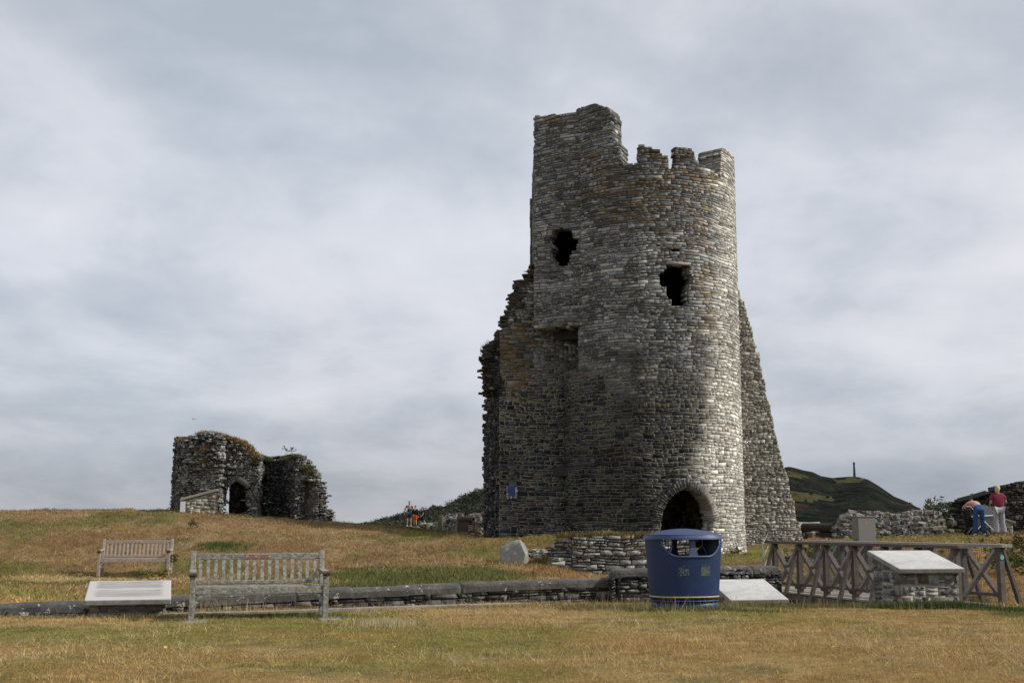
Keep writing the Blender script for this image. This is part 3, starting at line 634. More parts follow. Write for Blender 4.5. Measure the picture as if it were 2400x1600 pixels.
# inner and rear walls, unseen slabs added to block skylight and keep the inside dark
s = Stones(); crs = dict(T=.8, ch=(.12, .22), ln=(.3, .7))
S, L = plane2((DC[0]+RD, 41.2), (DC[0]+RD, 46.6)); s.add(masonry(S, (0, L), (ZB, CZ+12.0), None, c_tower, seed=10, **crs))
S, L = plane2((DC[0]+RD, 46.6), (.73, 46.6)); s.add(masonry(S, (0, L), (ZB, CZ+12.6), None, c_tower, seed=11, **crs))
S, L = plane2((-1.0, 43.6), (2.0, 44.2)); 
tpart(s.build('rear_wall'))
for z in (2.9, 7.5, 11.7, 12.6):
    mb = MB()
    n = 28; vs = []
    for dz in (0, .3):
        vs += [(DC[0]+(RD-.45)*sin(a), DC[1]-(RD-.45)*cos(a), z+dz) for a in np.linspace(-R_(60), R_(95), n)] + [(DC[0]+RD-.4, 46.2, z+dz), (1.2, 46.2, z+dz), (1.2, 40.4, z+dz)]
    m = len(vs)//2; mb.add(vs, [tuple(range(m)), tuple(range(m, 2*m))] + [(i, (i+1) % m, m+(i+1) % m, m+i) for i in range(m)])
    tpart(mb.build('skylight_block', flat('dark_block', (.03, .03, .03), .95)))
# arch of the doorway
s = Stones(); Vv = []; 
inner = [(1549, 1222), (1552, 1200), (1562, 1178), (1576, 1160), (1592, 1148), (1608, 1141), (1626, 1148), (1643, 1160), (1657, 1178), (1667, 1200), (1670, 1222)]
iu = np.array([drum_uv(*p) for p in inner]); seg = np.r_[0, np.cumsum(np.hypot(*np.diff(iu, axis=0).T))]; mbv = []; r = np.random.default_rng(3); t = 0; cols = []; fs = []
cu = (iu[:, 0].min()+iu[:, 0].max())/2
while t < seg[-1]:
    w = r.uniform(.05, .09); p0 = np.array([np.interp(t, seg, iu[:, 0]), np.interp(t, seg, iu[:, 1])]); p1 = np.array([np.interp(t+w, seg, iu[:, 0]), np.interp(t+w, seg, iu[:, 1])]); t += w
    dd = p1-p0; nrm = np.array([-dd[1], dd[0]])/max(1e-6, np.hypot(*dd)); nrm = nrm if nrm[1] > 0 or abs(nrm[0]) > .9 else -nrm
    cdir = p0-np.array([cu, iu[:, 1].min()]); cdir = cdir/np.hypot(*cdir); nrm = cdir*.5+nrm*(1 if nrm@cdir > 0 else -1)*.5; nrm /= np.hypot(*nrm)
    h = r.uniform(.24, .34); q = .006
    uv = [p0+dd*.08-nrm*.02, p1-dd*.08-nrm*.02, p1-dd*.0+nrm*h, p0+dd*.04+nrm*h]
    b = len(Vv)
    for off in (-.35, .03+r.uniform(0, .03)):
        for c in uv: Vv.append(drumS(np.array([c[0]]), np.array([c[1]]), np.array([off]))[0])
    fs += [(b+4, b+5, b+6, b+7), (b, b+1, b+5, b+4), (b+1, b+2, b+6, b+5), (b+2, b+3, b+7, b+6), (b+3, b, b+4, b+7)]
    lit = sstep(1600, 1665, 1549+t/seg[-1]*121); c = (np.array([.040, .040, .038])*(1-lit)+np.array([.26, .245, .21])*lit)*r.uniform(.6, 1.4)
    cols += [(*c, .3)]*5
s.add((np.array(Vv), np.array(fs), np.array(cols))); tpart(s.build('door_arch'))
# lintel slab of the upper window
u0, v0 = drum_uv(1562, 618); u1, v1 = drum_uv(1618, 616); Vv = []
for off in (-.3, .045):
    for (a, b) in ((u0, v0-.02), (u1, v0-.02), (u1, v0+.07), (u0, v0+.07)): Vv.append(drumS(np.array([a]), np.array([b]), np.array([off]))[0])
s = Stones(); s.add((np.array(Vv), np.array([(4, 5, 6, 7), (0, 1, 5, 4), (1, 2, 6, 5), (2, 3, 7, 6), (3, 0, 4, 7)]), np.array([(.3, .29, .26, .2)]*5))); tpart(s.build('lintel'))
# rough stone ragged edge: loose slabs along the break line of the flank and turret top
s = Stones(); mb = MB(); rr_ = random.Random(4)
for (x, y) in FL[:19]:
    for k in range(5):
        c = at(x+rr_.uniform(-4, 6), y+rr_.uniform(-9, 9), 40.3); mb.box(c, (rr_.uniform(.15, .38), .5, rr_.uniform(.04, .09)), (0, rr_.uniform(-.12, .12), rr_.uniform(-.4, .4)), jit=.015)
for k in range(26):
    c = at(1136+rr_.uniform(-2, 14), 812+k*4.6, 40.6); mb.box(c, (rr_.uniform(.2, .42), .4, rr_.uniform(.04, .08)), (0, rr_.uniform(-.2, .2), rr_.uniform(-.4, .4)), jit=.015)
s.mb(mb, (.07, .06, .048)); tpart(s.build('broken_edge'))
# grass on the stub
def tufts(name, pts, n, h, col, label, spread=.25, parent=None, w=(.01, .02)):
    r = np.random.default_rng(len(pts)); P = np.array(pts); i = r.integers(0, len(P), n); x = P[i, 0]+r.normal(0, spread, n); y = P[i, 1]+r.normal(0, spread, n); z = P[i, 2]+r.normal(0, .04, n)
    c = np.array(col)[r.integers(0, len(col), n)]*r.uniform(.6, 1.4, n)[:, None]
    return blades(name, x, y, r.uniform(*h, n), r.uniform(*w, n), c, .7, z=z, seed=n)
o = tufts('weeds', [at(1140, 820, 40.5), at(1146, 813, 40.5), at(1138, 832, 40.5)], 260, (.06, .28), [(.06, .07, .03), (.16, .12, .06)], '', .1); tpart(o)

# ---------------------------------------------------------------- plaque on the flank wall
mpl = flat('blue_enamel', (.007, .030, .115), .35, 0, .4, 25, .1)
p = at(1200, 1151, 39.9); pl = empty('plaque', (p[0], 39.925, p[2]), 0, 'small faded blue information plaque with flaking white edges on the tower flank', 'plaque')
mb = MB(); mb.box((0, 0, 0), (.34, .03, .46), bev=.004); mb.build('board', mpl, pl)
mb = MB(); r2 = random.Random(2)
for k in range(80):
    sx = r2.random(); x = (-.155 if k % 3 == 0 else .14) + r2.gauss(0, .012); z = r2.uniform(-.22, .14)
    if k % 4 == 0: x = r2.uniform(-.15, .15); z = r2.gauss(-.19, .02)
    mb.box((x, -.0175, z), (r2.uniform(.012, .04), .004, r2.uniform(.012, .04)), (0, r2.uniform(0, 3), 0))
for k in range(2): mb.box((.14, -.018, .04+k*.07), (.03, .004, .05))
mb.build('flaking_border', flat('white_flakes', (.55, .6, .62), .7), pl)
mb = MB()
for k in range(60): mb.box((r2.uniform(-.11, .10), -.0175, r2.uniform(-.17, .15)), (r2.uniform(.006, .022), .0035, .006))
mb.box((0, -.0175, .185), (.14, .0035, .03)); mb.build('faded_lettering', flat('pale_blue', (.10, .16, .32), .6), pl)
# ---------------------------------------------------------------- revetment wall under the tower
c_rev = c_plain([(.22, .22, .21), (.15, .145, .13), (.30, .29, .27), (.10, .09, .08), (.24, .16, .08)], (3, 2, 2, 2, .7), (.045, .04, .034), .55)
RV = [(1290, 1300), (1280, 1288), (1290, 1276), (1310, 1264), (1340, 1257), (1420, 1256), (1500, 1258), (1560, 1262), (1630, 1266), (1630, 1400), (1350, 1400), (1325, 1338), (1300, 1318)]
a = at(1275, 1300, 33.2); b = at(1340, 1300, 32.3); e = at(1640, 1300, 32.2); s = Stones()
S, L = plane2(a[:2], b[:2]); s.add(masonry(S, (0, L), (-.6, 1.3), lambda px, py, P: inpoly(px, py, RV), c_rev, T=.5, ch=(.045, .12), ln=(.12, .42), prot=(0, .06), jit=.02, seed=20, edge_jit=.06))
S, L = plane2(b[:2], e[:2]); s.add(masonry(S, (0, L), (-.6, 1.3), lambda px, py, P: inpoly(px, py, RV), c_rev, T=.5, ch=(.045, .12), ln=(.14, .5), prot=(0, .035), jit=.016, seed=21, edge_jit=.03))
o = s.build('stone_wall'); tag(o, 'rough grey stone retaining wall capped with turf below the tower, left of the blue bin', 'stone wall')
T_ = tufts('grass', [at(x, 1256, 32.7) for x in range(1310, 1560, 6)], 6000, (.03, .10), [(.10, .10, .03), (.20, .14, .06), (.12, .085, .035)], '', .12); tag(T_, 'turf growing along the top of the grey retaining wall', 'grass', kind='stuff')
s = Stones(); S, L = plane2(at(1840, 1330, 33.2)[:2], at(2070, 1330, 32.6)[:2])
s.add(masonry(S, (0, L), (-1.6, .7), lambda px, py, P: (py > 1306+6*np.sin(px*.06)) , c_plain([(.14, .135, .12), (.09, .085, .075), (.19, .18, .16)], (2, 2, 1), (.035, .033, .03), .4), T=.5, ch=(.08, .2), ln=(.16, .6), prot=(0, .07), jit=.02, seed=22, edge_jit=.05))
o = s.build('stone_wall'); tag(o, 'dark rubble wall in the ditch seen through the bridge railings', 'stone wall')

# ---------------------------------------------------------------- low coped wall across the lawn edge
def m_cope(N, b, L):
    n1 = nz(N, 3, 6, .65, .3); n2 = nz(N, 22, 5, .7); n3 = nz(N, 5.5, 4, .8)
    col = ramp(N, n1, (.3, (.042, .041, .038)), (.55, (.078, .075, .068)), (.75, (.13, .122, .107)))
    col = mixc(N, ramp(N, n3, (.62, 0.0), (.66, .8)), col, (.40, .40, .37))
    col = mixc(N, 1.0, col, ramp(N, n2, (.3, .6), (.7, 1.4)), 'MULTIPLY')
    L.new(col, b.inputs['Base Color']); b.inputs['Roughness'].default_value = .95; bump(N, L, b, mathn(N, 'ADD', n1, n2), .6, .02)
MC = mat('weathered_coping', m_cope)
def coping(pts, w, h, name='coping', parent=None, seg=.045, seed=1, round_=True):
    """half-round coping following 3-D points (top line)"""
    P = np.array(pts); sl_ = np.r_[0, np.cumsum(np.linalg.norm(np.diff(P, axis=0), axis=1))]; t = np.arange(0, sl_[-1], seg); t = np.r_[t, sl_[-1]]
    Q = np.stack([np.interp(t, sl_, P[:, i]) for i in range(3)], 1); D = np.gradient(Q, axis=0); D[:, 2] = 0; D /= np.linalg.norm(D, axis=1)[:, None]; Nn = np.stack([D[:, 1], -D[:, 0], 0*t], 1)
    prof = [(-.5, -1), (-.5, -.45), (-.46, -.2), (-.34, -.06), (-.15, 0), (.15, 0), (.34, -.06), (.46, -.2), (.5, -.45), (.5, -1)]
    V = []; k = len(prof)
    for j, (a, b) in enumerate(prof):
        off = (fbm(t*1.0, t*0+j, 3, 3, seed)-.5)*.05
        joint = np.where((t % .93) < seg*.55, -.022, 0) + (vnoise(np.floor(t/.93), t*0, 1.0, seed)-.5)*.014
        V.append(Q + Nn*(a*w+off*np.sign(a)*.6 + joint*np.sign(a))[:, None] + np.array([0, 0, 1])*(b*h + off*.5 + joint)[:, None])
    V = np.stack(V, 1).reshape(-1, 3); n = len(t)
    fs = [(i*k+j, i*k+j+1, (i+1)*k+j+1, (i+1)*k+j) for i in range(n-1) for j in range(k-1)]
    V2 = [tuple(v) for v in V]; fs += [tuple(range(k)), tuple(range((n-1)*k, n*k))] + [(i*k, (i+1)*k, (i+1)*k+k-1, i*k+k-1) for i in range(n-1)]
    mb = MB(); mb.add(V2, fs); return mb.build(name, MC, parent, smooth=False)
c_low = c_plain([(.060, .058, .055), (.09, .085, .076), (.04, .04, .042), (.13, .125, .11)], (3, 2, 2, .6), (.045, .042, .038), .25)
def wall_line(pts, wid, top_h, name, label, seed, depth=.75, lo=None):
    root = empty(name, (0, 0, 0), 0, label, 'stone wall')
    coping(pts, wid, top_h, 'coping', root, seed=seed)
    s = Stones()
    for i in range(len(pts)-1):
        a, b = pts[i], pts[i+1]; dx, dy = b[0]-a[0], b[1]-a[1]; L = sqrt(dx*dx+dy*dy); nx_, ny_ = dy/L, -dx/L; w2 = wid/2-.035
        S, L = plane2((a[0]+nx_*w2, a[1]+ny_*w2), (b[0]+nx_*w2, b[1]+ny_*w2))
        def S2(u, v, off, S=S, L=L, a=a, b=b): return S(u, v + a[2]+(b[2]-a[2])*u/L - top_h + .01, off)
        s.add(masonry(S2, (0, L), (-depth, -.0), lambda px, py, P, a=a, b=b: P[:, 2] < 9, c_low, T=wid-.07, ch=(.05, .13), ln=(.12, .45), prot=(0, .05), jit=.02, seed=seed+i, warp=.02))
    s.build('masonry', root); return root
low = [at(x, y, d) for x, y, d in [(-400, 1428, 16.8), (0, 1413, 17.9), (200, 1406, 18.3), (430, 1394, 18.9), (770, 1378, 19.8), (1100, 1364, 20.7), (1436, 1352, 21.7)]]
wall_line(low, .34, .16, 'low_wall', 'low dark stone wall with rounded grey coping running behind the benches', 31)
wall_line([at(1428, 1337, 21.5), at(1440, 1331, 21.5), at(1520, 1330, 21.7), at(1640, 1329, 22.1)], .42, .15, 'low_wall', 'raised coped end of the low stone wall, directly left of and behind the blue bin', 41)
wall_line([at(1660, 1324, 24.6), at(1740, 1324, 25), at(1812, 1325, 25.4), at(1826, 1333, 25.4)], .45, .17, 'low_wall', 'short coped stone wall between the blue bin and the bridge', 51, 1.3)
# kerb
kp = [at(x, y, d) for x, y, d in [(380, 1437, 17.2), (600, 1432, 17.7), (900, 1421.5, 18.5), (1220, 1412, 19.6)]]
mb = MB()
for i in range(len(kp)-1): mb.beam((kp[i][0], kp[i][1], kp[i][2]-.03), (kp[i+1][0], kp[i+1][1], kp[i+1][2]-.03), .10, .07, bev=.008)
o = mb.build('kerb', flat('old_concrete', (.24, .21, .17), .95, 0, .3, 8, .4)); tag(o, 'thin concrete kerb in the grass behind the front bench', 'kerb')

# ---------------------------------------------------------------- benches
MW1 = wood('lichened_timber', (.11, .10, .085), (.24, .225, .20), .65, (.37, .375, .325))
MW2 = wood('silvered_teak', (.25, .17, .13), (.36, .31, .27), .35, (.42, .42, .38))
MDK = wood('dark_end_grain', (.05, .04, .035), (.12, .09, .075))
def bench(loc, rz, M, label, plaques, mplq):
    root = empty('park_bench', loc, rz, label, 'bench'); W_ = 1.80; hw = W_/2-.035
    for sx in (-1, 1):
        mb = MB(); mb.box((sx*hw, -.02, .30), (.072, .072, .62), bev=.006); mb.build('leg', M, root)
        mb = MB(); mb.beam((sx*hw, .46, -.01), (sx*hw, .50, .45), .07, .07, (0, 1, 0), bev=.006); mb.beam((sx*hw, .50, .45), (sx*hw, .62, .93), .07, .06, (0, 1, 0), bev=.006); mb.build('leg', M, root)
        mb = MB(); mb.beam((sx*hw, -.08, .63), (sx*hw, .54, .66), .09, .035, bev=.008); o = mb.build('armrest', M, root)
        mb = MB(); mb.tube([(sx*hw-.05, -.07, .625), (sx*hw+.05, -.07, .625)], .032, 12); mb.build('scroll', MDK, o)
        mb = MB(); mb.beam((sx*hw, 0, .17), (sx*hw, .48, .17), .04, .05, bev=.004); mb.beam((sx*hw, 0, .37), (sx*hw, .49, .37), .04, .08, bev=.004); mb.build('side_rail', M, root)
        # curved corner bracket under the seat rail
        mb = MB(); pts = [(sx*(hw-.04), -.02, .20), (sx*(hw-.055), -.02, .27), (sx*(hw-.10), -.02, .325), (sx*(hw-.17), -.02, .35)]
        for a, b in zip(pts, pts[1:]): mb.beam(a, b, .03, .028, (0, 1, 0))
        mb.add([(pts[0][0], -.03, .2), (sx*(hw-.04), -.03, .35), (pts[3][0], -.03, .35), (pts[2][0], -.03, .325), (pts[1][0], -.03, .27)], [(0, 1, 2, 3, 4)]); mb.build('bracket', M, root)
    mb = MB(); mb.box((0, -.02, .395), (W_-.14, .045, .095), bev=.005); mb.build('seat_rail', M, root)
    mb = MB()
    for k in range(5): mb.box((0, .045+k*.094, .437+.004*(k == 0)), (W_-.15, .078, .022), (R_(-2), 0, 0), bev=.003)
    mb.build('seat', M, root)
    mb = MB(); mb.beam((-W_/2+.07, .600, .855), (W_/2-.07, .600, .855), .04, .085, (0, 0, 1), bev=.006); top = mb.build('top_rail', M, root)
    mb = MB(); mb.beam((-W_/2+.07, .512, .49), (W_/2-.07, .512, .49), .04, .05, (0, 0, 1), bev=.005); mb.build('lower_rail', M, root)
    mb = MB(); n = 16
    for k in range(n):
        x = -W_/2+.13+(W_-.26)*k/(n-1); mb.beam((x+random.uniform(-.003, .003), .515, .50), (x+random.uniform(-.003, .003), .597, .825), .047, .018, (0, 1, 0), bev=.003)
    mb.build('backrest', M, root)
    for (x, w) in plaques:
        mb = MB(); mb.box((x, .577, .857), (w, .006, .062), (R_(0), 0, 0), bev=.002); pq = mb.build('plaque', mplq, top)
        mb = MB()
        for q in range(3 if w > .1 else 0): mb.box((x+random.uniform(-.01, .01), .5735, .872-.015*q), (w*random.uniform(.5, .75), .002, .005))
        if mb.v: mb.build('engraving', flat('engraved', (.09, .03, .02), .8), pq)
    return root
br = flat('copper_plate', (.38, .22, .175), .5, .2, .12); al = flat('steel_plate', (.45, .50, .52), .4, .4, .1)
bl = at(607, 1444, 16.3)
bench((bl[0], bl[1], g1(bl[0], bl[1])+.012), R_(15), MW1, 'large lichen covered wooden bench with two copper plaques in front of the low wall', [(-.09, .165), (.08, .165)], br).scale = (1.01, 1, .94)
bl = at(312, 1347, 31.3)
bench((bl[0], bl[1], at(312, 1347, 31.3)[2]-.02), R_(8), MW2, 'smaller pale teak bench with one silver plaque below the grassy bank', [(0.02, .16)], al)
o = None
bl2 = at(610, 1445, 16.1)
mb = MB()
for sx in (-1, 1): mb.box((bl2[0]+sx*.86*cos(R_(15)), bl2[1]+sx*.86*sin(R_(15))+.2, .012), (.28, .75, .03), (0, 0, R_(15)), bev=.006)
o = mb.build('paving_slab', flat('slab_concrete', (.20, .20, .19), .9, 0, .2)); tag(o, 'grey concrete footing slabs under the front lichen covered bench', 'paving slab')

# ---------------------------------------------------------------- stone lecterns with sloping slabs
def m_slab(N, b, L):
    n1 = nz(N, 1.6, 5, .6, .6); n2 = nz(N, 9, 5, .7); n3 = nz(N, 60, 3, .6)
    col = ramp(N, n1, (.3, (.35, .345, .33)), (.5, (.44, .435, .42)), (.7, (.51, .505, .485)))
    col = mixc(N, 1.0, col, ramp(N, n2, (.3, .86), (.7, 1.08)), 'MULTIPLY'); L.new(col, b.inputs['Base Color']); b.inputs['Roughness'].default_value = .85
    bump(N, L, b, mathn(N, 'ADD', n2, n3), .35, .01)
MSL = mat('slab_pale', m_slab)
def m_slab2(N, b, L):
    t = N('ShaderNodeTexCoord'); sp_ = N('ShaderNodeSeparateXYZ', {0: t.outputs['Object']}); n0 = nz(N, 3.0, 4, .6)
    yy = mathn(N, 'ADD', sp_.outputs[1], mathn(N, 'MULTIPLY', n0, .12))
    xa = mathn(N, 'ABSOLUTE', sp_.outputs[0])
    band = ramp(N, mathn(N, 'DIVIDE', yy, 1.2), (.0, .0), (.16, .0), (.19, 1.0), (.50, .9), (.53, .05), (.57, .1), (.60, 1.0), (.92, 1.0), (.96, .0))
    edge = ramp(N, mathn(N, 'ADD', xa, mathn(N, 'MULTIPLY', nz(N, 5, 4, .7), .08)), (.46, 1.0), (.53, 0.0))
    n1 = nz(N, 5, 6, .7, sc=(.4, 2.5, 1)); f = mathn(N, 'MULTIPLY', mathn(N, 'MULTIPLY', band, edge), ramp(N, n1, (.3, .3), (.7, 1.0)))
    col = mixc(N, f, (.42, .41, .40), (.22, .21, .20)); L.new(col, b.inputs['Base Color']); b.inputs['Roughness'].default_value = .85; bump(N, L, b, n1, .3, .01)
MSL2 = mat('slab_stained', m_slab2)
MED = flat('slab_edge', (.23, .225, .205), .95, 0, .35, 7, .5)
c_lec = c_plain([(.10, .11, .125), (.14, .145, .15), (.07, .075, .085), (.20, .19, .165), (.10, .08, .07)], (3, 3, 2, 1, 1), (.36, .35, .30), .15)
c_lec2 = c_plain([(.30, .27, .20), (.22, .19, .15), (.12, .11, .10), (.38, .34, .27), (.07, .065, .065)], (3, 2, 1.5, 2, .8), (.50, .47, .38), .1)
def lectern(loc, rz, label, front=.46, rise=.32, dep=1.12, wid=1.16, msl=MSL, cf=c_lec, seed=1, med=None, th=.085, group=None, sink=.25, crs=(.09, .17)):
    root = empty('stone_lectern', loc, rz, label, 'lectern', group); al_ = atan2(rise, dep)
    mb = MB(); bmw = wid; n = 1
    t = MB(); t.box((0, 0, 0), (wid, sqrt(dep**2+rise**2), th), bev=.018)
    me = [(v[0], v[1]*cos(al_)-v[2]*sin(al_)+dep/2, v[1]*sin(al_)+v[2]*cos(al_)+front+rise/2-th/2) for v in t.v]
    top_f = []; edge_f = []
    for f in t.f:
        c = [sum(t.v[i][k] for i in f)/len(f) for k in range(3)]; (top_f if c[2] > th/2-.003 else edge_f).append(f)
    o_ = MB().add(me, t.f).build('slab', [msl, med or MED], root)
    for p in o_.data.polygons: p.material_index = 0 if (tuple(t.f[p.index]) in [tuple(x) for x in top_f]) else 1
    # trapezoid base of stones
    x0, x1, y0, y1 = -wid/2+.07, wid/2-.07, .10, dep-.08; H = lambda y: front-th-.02+rise*(y/dep)
    s = Stones(); kw = dict(colf=cf, T=.25, ch=crs, ln=(.14, .36), prot=(.005, .018), joint=.034, jit=.014, warp=.015, vj=.9)
    def top(u_to_y):
        return None
    base = MB(); vs = []
    for (xx, yy) in ((x0+.02, y0+.02), (x1-.02, y0+.02), (x1-.02, y1-.02), (x0+.02, y1-.02)): vs += [(xx, yy, -sink), (xx, yy, H(yy))]
    base.add(vs, [(0, 2, 3, 1), (2, 4, 5, 3), (4, 6, 7, 5), (6, 0, 1, 7), (1, 3, 5, 7)]); s.mb(base, (.27, .26, .22))
    def faceS(o, u, nn, ht):
        S0 = planeS(o, u, nn)
        return S0
    def add(o, u, nn, L, hf, sd):
        S0 = planeS(o, u, nn)
        def S(a, v, off):
            hh = hf(a); return S0(a, np.minimum(v, hh), off)
        t_ = masonry(S, (0, L), (-sink, max(hf(np.array([0.]))[0], hf(np.array([L]))[0])), None, seed=sd, edge_jit=0, **kw)
        Vv, Fq, cc = t_; nn_ = masonry.n; Vv, Fq, cc = Vv[:nn_*16], Fq[:nn_*11], cc[:nn_*11]; Vc = Vv.reshape(-1, 16, 3); hgt = Vc[:, :, 2].max(1)-Vc[:, :, 2].min(1); k = hgt > .045
        m = int(k.sum()); Vn = Vc[k].reshape(-1, 3); q = Fq.reshape(-1, 11, 4)[0:1] - Fq.reshape(-1, 11, 4)[0:1].min()
        Fn = (np.arange(m)[:, None, None]*16+q).reshape(-1, 4); s.add((Vn, Fn, cc.reshape(-1, 11, 4)[k].reshape(-1, 4)))
    add((x0, y0, 0), (1, 0, 0), (0, -1, 0), x1-x0, lambda a: np.full(len(a), H(y0)), seed)
    add((x1, y1, 0), (-1, 0, 0), (0, 1, 0), x1-x0, lambda a: np.full(len(a), H(y1)), seed+1)
    add((x0, y1, 0), (0, -1, 0), (-1, 0, 0), y1-y0, lambda a: H(y1-a), seed+2)
    add((x1, y0, 0), (0, 1, 0), (1, 0, 0), y1-y0, lambda a: H(y0+a), seed+3)
    s.build('stone_base', root); return root
p = at(2189, 1415, 20.0); lectern((p[0], p[1], p[2]+.0), R_(10), 'tall stone lectern with bare pale slab in front of the footbridge', .575, .275, 1.12, 1.17, seed=60)
p = at(1781, 1420, 22.8); lectern((p[0], p[1], at(1781, 1404, 22.8)[2]-.46), R_(12), 'low pale stone lectern slab sunk beside the blue bin', .46, .33, 1.12, 1.17, seed=70)
p = at(298, 1441, 17.0); lectern((p[0], p[1], p[2]), R_(16), 'stone lectern with stained grey slab left of the front bench', .215, .215, 1.12, 1.16, MSL2, c_plain([(.10, .10, .105), (.17, .15, .13), (.07, .07, .08)], (2, 2, 1), (.22, .20, .165), .2), seed=80, sink=.35)
p = at(420, 1207, 39.6); lectern((p[0]-.02, p[1]+.3, at(420, 1168, 39.6)[2]-.50), R_(-82), 'small pale stone lectern seen from the side in front of the left ruin', .50, .33, 1.20, 1.0, cf=c_lec2, msl=MED, med=flat('lectern_edge', (.27, .25, .19), .9, 0, .2), seed=90, sink=.8, crs=(.07, .12))
p = at(2377, 1240, 43.0); lectern((p[0], p[1], at(2377, 1222, 43)[2]-.42), R_(75), 'small stone lectern behind the woman in the maroon top', .42, .42, 1.25, 1.0, cf=c_lec2, msl=MED, med=flat('lectern_edge', (.24, .22, .16), .9, 0, .2), seed=100, sink=.5, crs=(.08, .14))
p = at(428, 1187, 39.2); mb = MB(); mb.box((0, 0, 0), (.16, .02, .34), bev=.004); mb2 = MB(); mb2.box((.0, .02, -.45), (.05, .04, 1.2), bev=.004)
rt = empty('notice', p, 0, 'small blank pale notice plate on a post beside the lectern at the left ruin', 'notice'); mb.build('plate', flat('white_plate', (.75, .76, .8), .5, 0, .04), rt); mb2.build('post', flat('steel_post', (.2, .2, .2), .6), rt)

# ---------------------------------------------------------------- the blue litter bin
def m_bin(N, b, L):
    n = nz(N, 2.2, 5, .65); n2 = nz(N, 30, 4, .7)
    col = ramp(N, n, (.3, (.006, .020, .068)), (.55, (.008, .027, .088)), (.75, (.016, .040, .105)))
    L.new(col, b.inputs['Base Color']); L.new(ramp(N, n2, (.3, .42), (.7, .6)), b.inputs['Roughness']); b.inputs['Specular IOR Level'].default_value = .4
    bump(N, L, b, n2, .12, .004)
MB_ = mat('blue_moulded_plastic', m_bin)
MLID = flat('blue_lid_plastic', (.024, .046, .115), .5, 0, .15, 3, .1)
bp = at(1604, 1414, 18.6); bin_ = empty('litter_bin', (bp[0], bp[1], .0), R_(12), 'large oval dark blue litter bin with domed lid and a yellow stripe near its base', 'litter bin')
BH = 1.12
def prof(z): k = max(z, 0)/BH; return (.505+.085*k**.9, .40+.075*k**.9)        # half width, half depth
def shell(z, t, off=0, e=2.35):
    a, b = prof(z); c_, s_ = cos(t), sin(t); x = (a+off)*(abs(c_)**(2/e))*(1 if c_ >= 0 else -1); y = (b+off)*(abs(s_)**(2/e))*(1 if s_ >= 0 else -1); return (x, y, z)
def opening(x, z, side):
    xx = abs(x)/.455
    if xx > 1: return False
    top = 1.045; bot = .80 + .17*max(0, (xx-.45)/.55)**2.6
    return bot < z < top
bm = bmesh.new(); nt_ = 260; zs = list(np.linspace(.14, .72, 10))+list(np.linspace(.735, 1.085, 40))+[1.12]; grid = [[bm.verts.new(shell(z, 2*pi*k/nt_)) for k in range(nt_)] for z in zs]
for i in range(len(zs)-1):
    for k in range(nt_):
        q = [grid[i][k], grid[i][(k+1) % nt_], grid[i+1][(k+1) % nt_], grid[i+1][k]]; cx = sum(v.co.x for v in q)/4; cy = sum(v.co.y for v in q)/4; cz = sum(v.co.z for v in q)/4
        if opening(cx, cz, 1) and abs(cy) > .12: continue
        bm.faces.new(q)
for v in [v for v in bm.verts if not v.link_faces]: bm.verts.remove(v)
me = bpy.data.meshes.new('body'); bm.to_mesh(me); bm.free(); o = link('body', me, MB_, bin_, True)
md = o.modifiers.new('thick', 'SOLIDIFY'); md.thickness = .028; md.offset = -1; md.use_even_offset = False
# paler rolled rim round each opening, central post
for sy in (-1, 1):
    mb = MB(); pts = []
    for i in range(60):
        t = i/59; x = -.455+.91*t; xx = abs(x)/.455; z = .80+.17*max(0, (xx-.45)/.55)**2.6
        th_ = None; a, b = prof(z); y = b*(max(0, 1-(abs(x)/a)**2.35))**(1/2.35)*sy; pts.append((x, y-sy*.004, z-.006))
    pts = [(pts[0][0], pts[0][1], 1.05)]+pts+[(pts[-1][0], pts[-1][1], 1.05)]
    mb.tube(pts, .020, 8); mb.build('opening_rim', MLID, bin_, True)
    mb = MB(); a, b = prof(.9)
    mb.add([(-.075, sy*(b-.0), .79), (.075, sy*(b-.0), .79), (.038, sy*(b-.03), .93), (.048, sy*(b-.05), 1.1), (-.048, sy*(b-.05), 1.1), (-.038, sy*(b-.03), .93),
            (-.075, sy*(b-.05), .79), (.075, sy*(b-.05), .79), (.038, sy*(b-.08), .93), (.048, sy*(b-.1), 1.1), (-.048, sy*(b-.1), 1.1), (-.038, sy*(b-.08), .93)],
           [(0, 1, 2, 5), (5, 2, 3, 4), (6, 11, 8, 7), (11, 10, 9, 8), (1, 7, 8, 2), (2, 8, 9, 3), (0, 5, 11, 6), (5, 4, 10, 11)])
    mb.build('centre_post', MLID, bin_)
def ring(z0, z1, o0, o1, name, m, n=120, steps=1):
    mb = MB(); rows = [(z0, o0-.01), (z0, o0), (z1, o1), (z1, o1-.01)]
    vs = [shell(z, 2*pi*k/n, of) for z, of in rows for k in range(n)]
    mb.add(vs, [(i*n+k, i*n+(k+1) % n, (i+1)*n+(k+1) % n, (i+1)*n+k) for i in range(3) for k in range(n)]); return mb.build(name, m, bin_, True)
ring(-.02, .125, -.012, -.012, 'plinth', MB_); ring(.128, .150, .006, .004, 'lower_flange', MB_); ring(.188, .210, .004, .004, 'yellow_stripe', flat('yellow_band', (.42, .33, .09), .5, 0, .1))
mb = MB(); n = 96; vs = []; rows = [(1.035, 1.052, -.02), (1.035, 1.055, 0), (1.02, 1.085, .0), (1.0, 1.105, .0)] + [(1-.10*k, 1.105+.105*(1-(1-.10*k)**2), 0) for k in range(1, 10)] + [(.01, 1.21, 0)]
for (s_, z, _) in rows: vs += [(shell(1.10, 2*pi*k/n)[0]*s_, shell(1.10, 2*pi*k/n)[1]*s_, z) for k in range(n)]
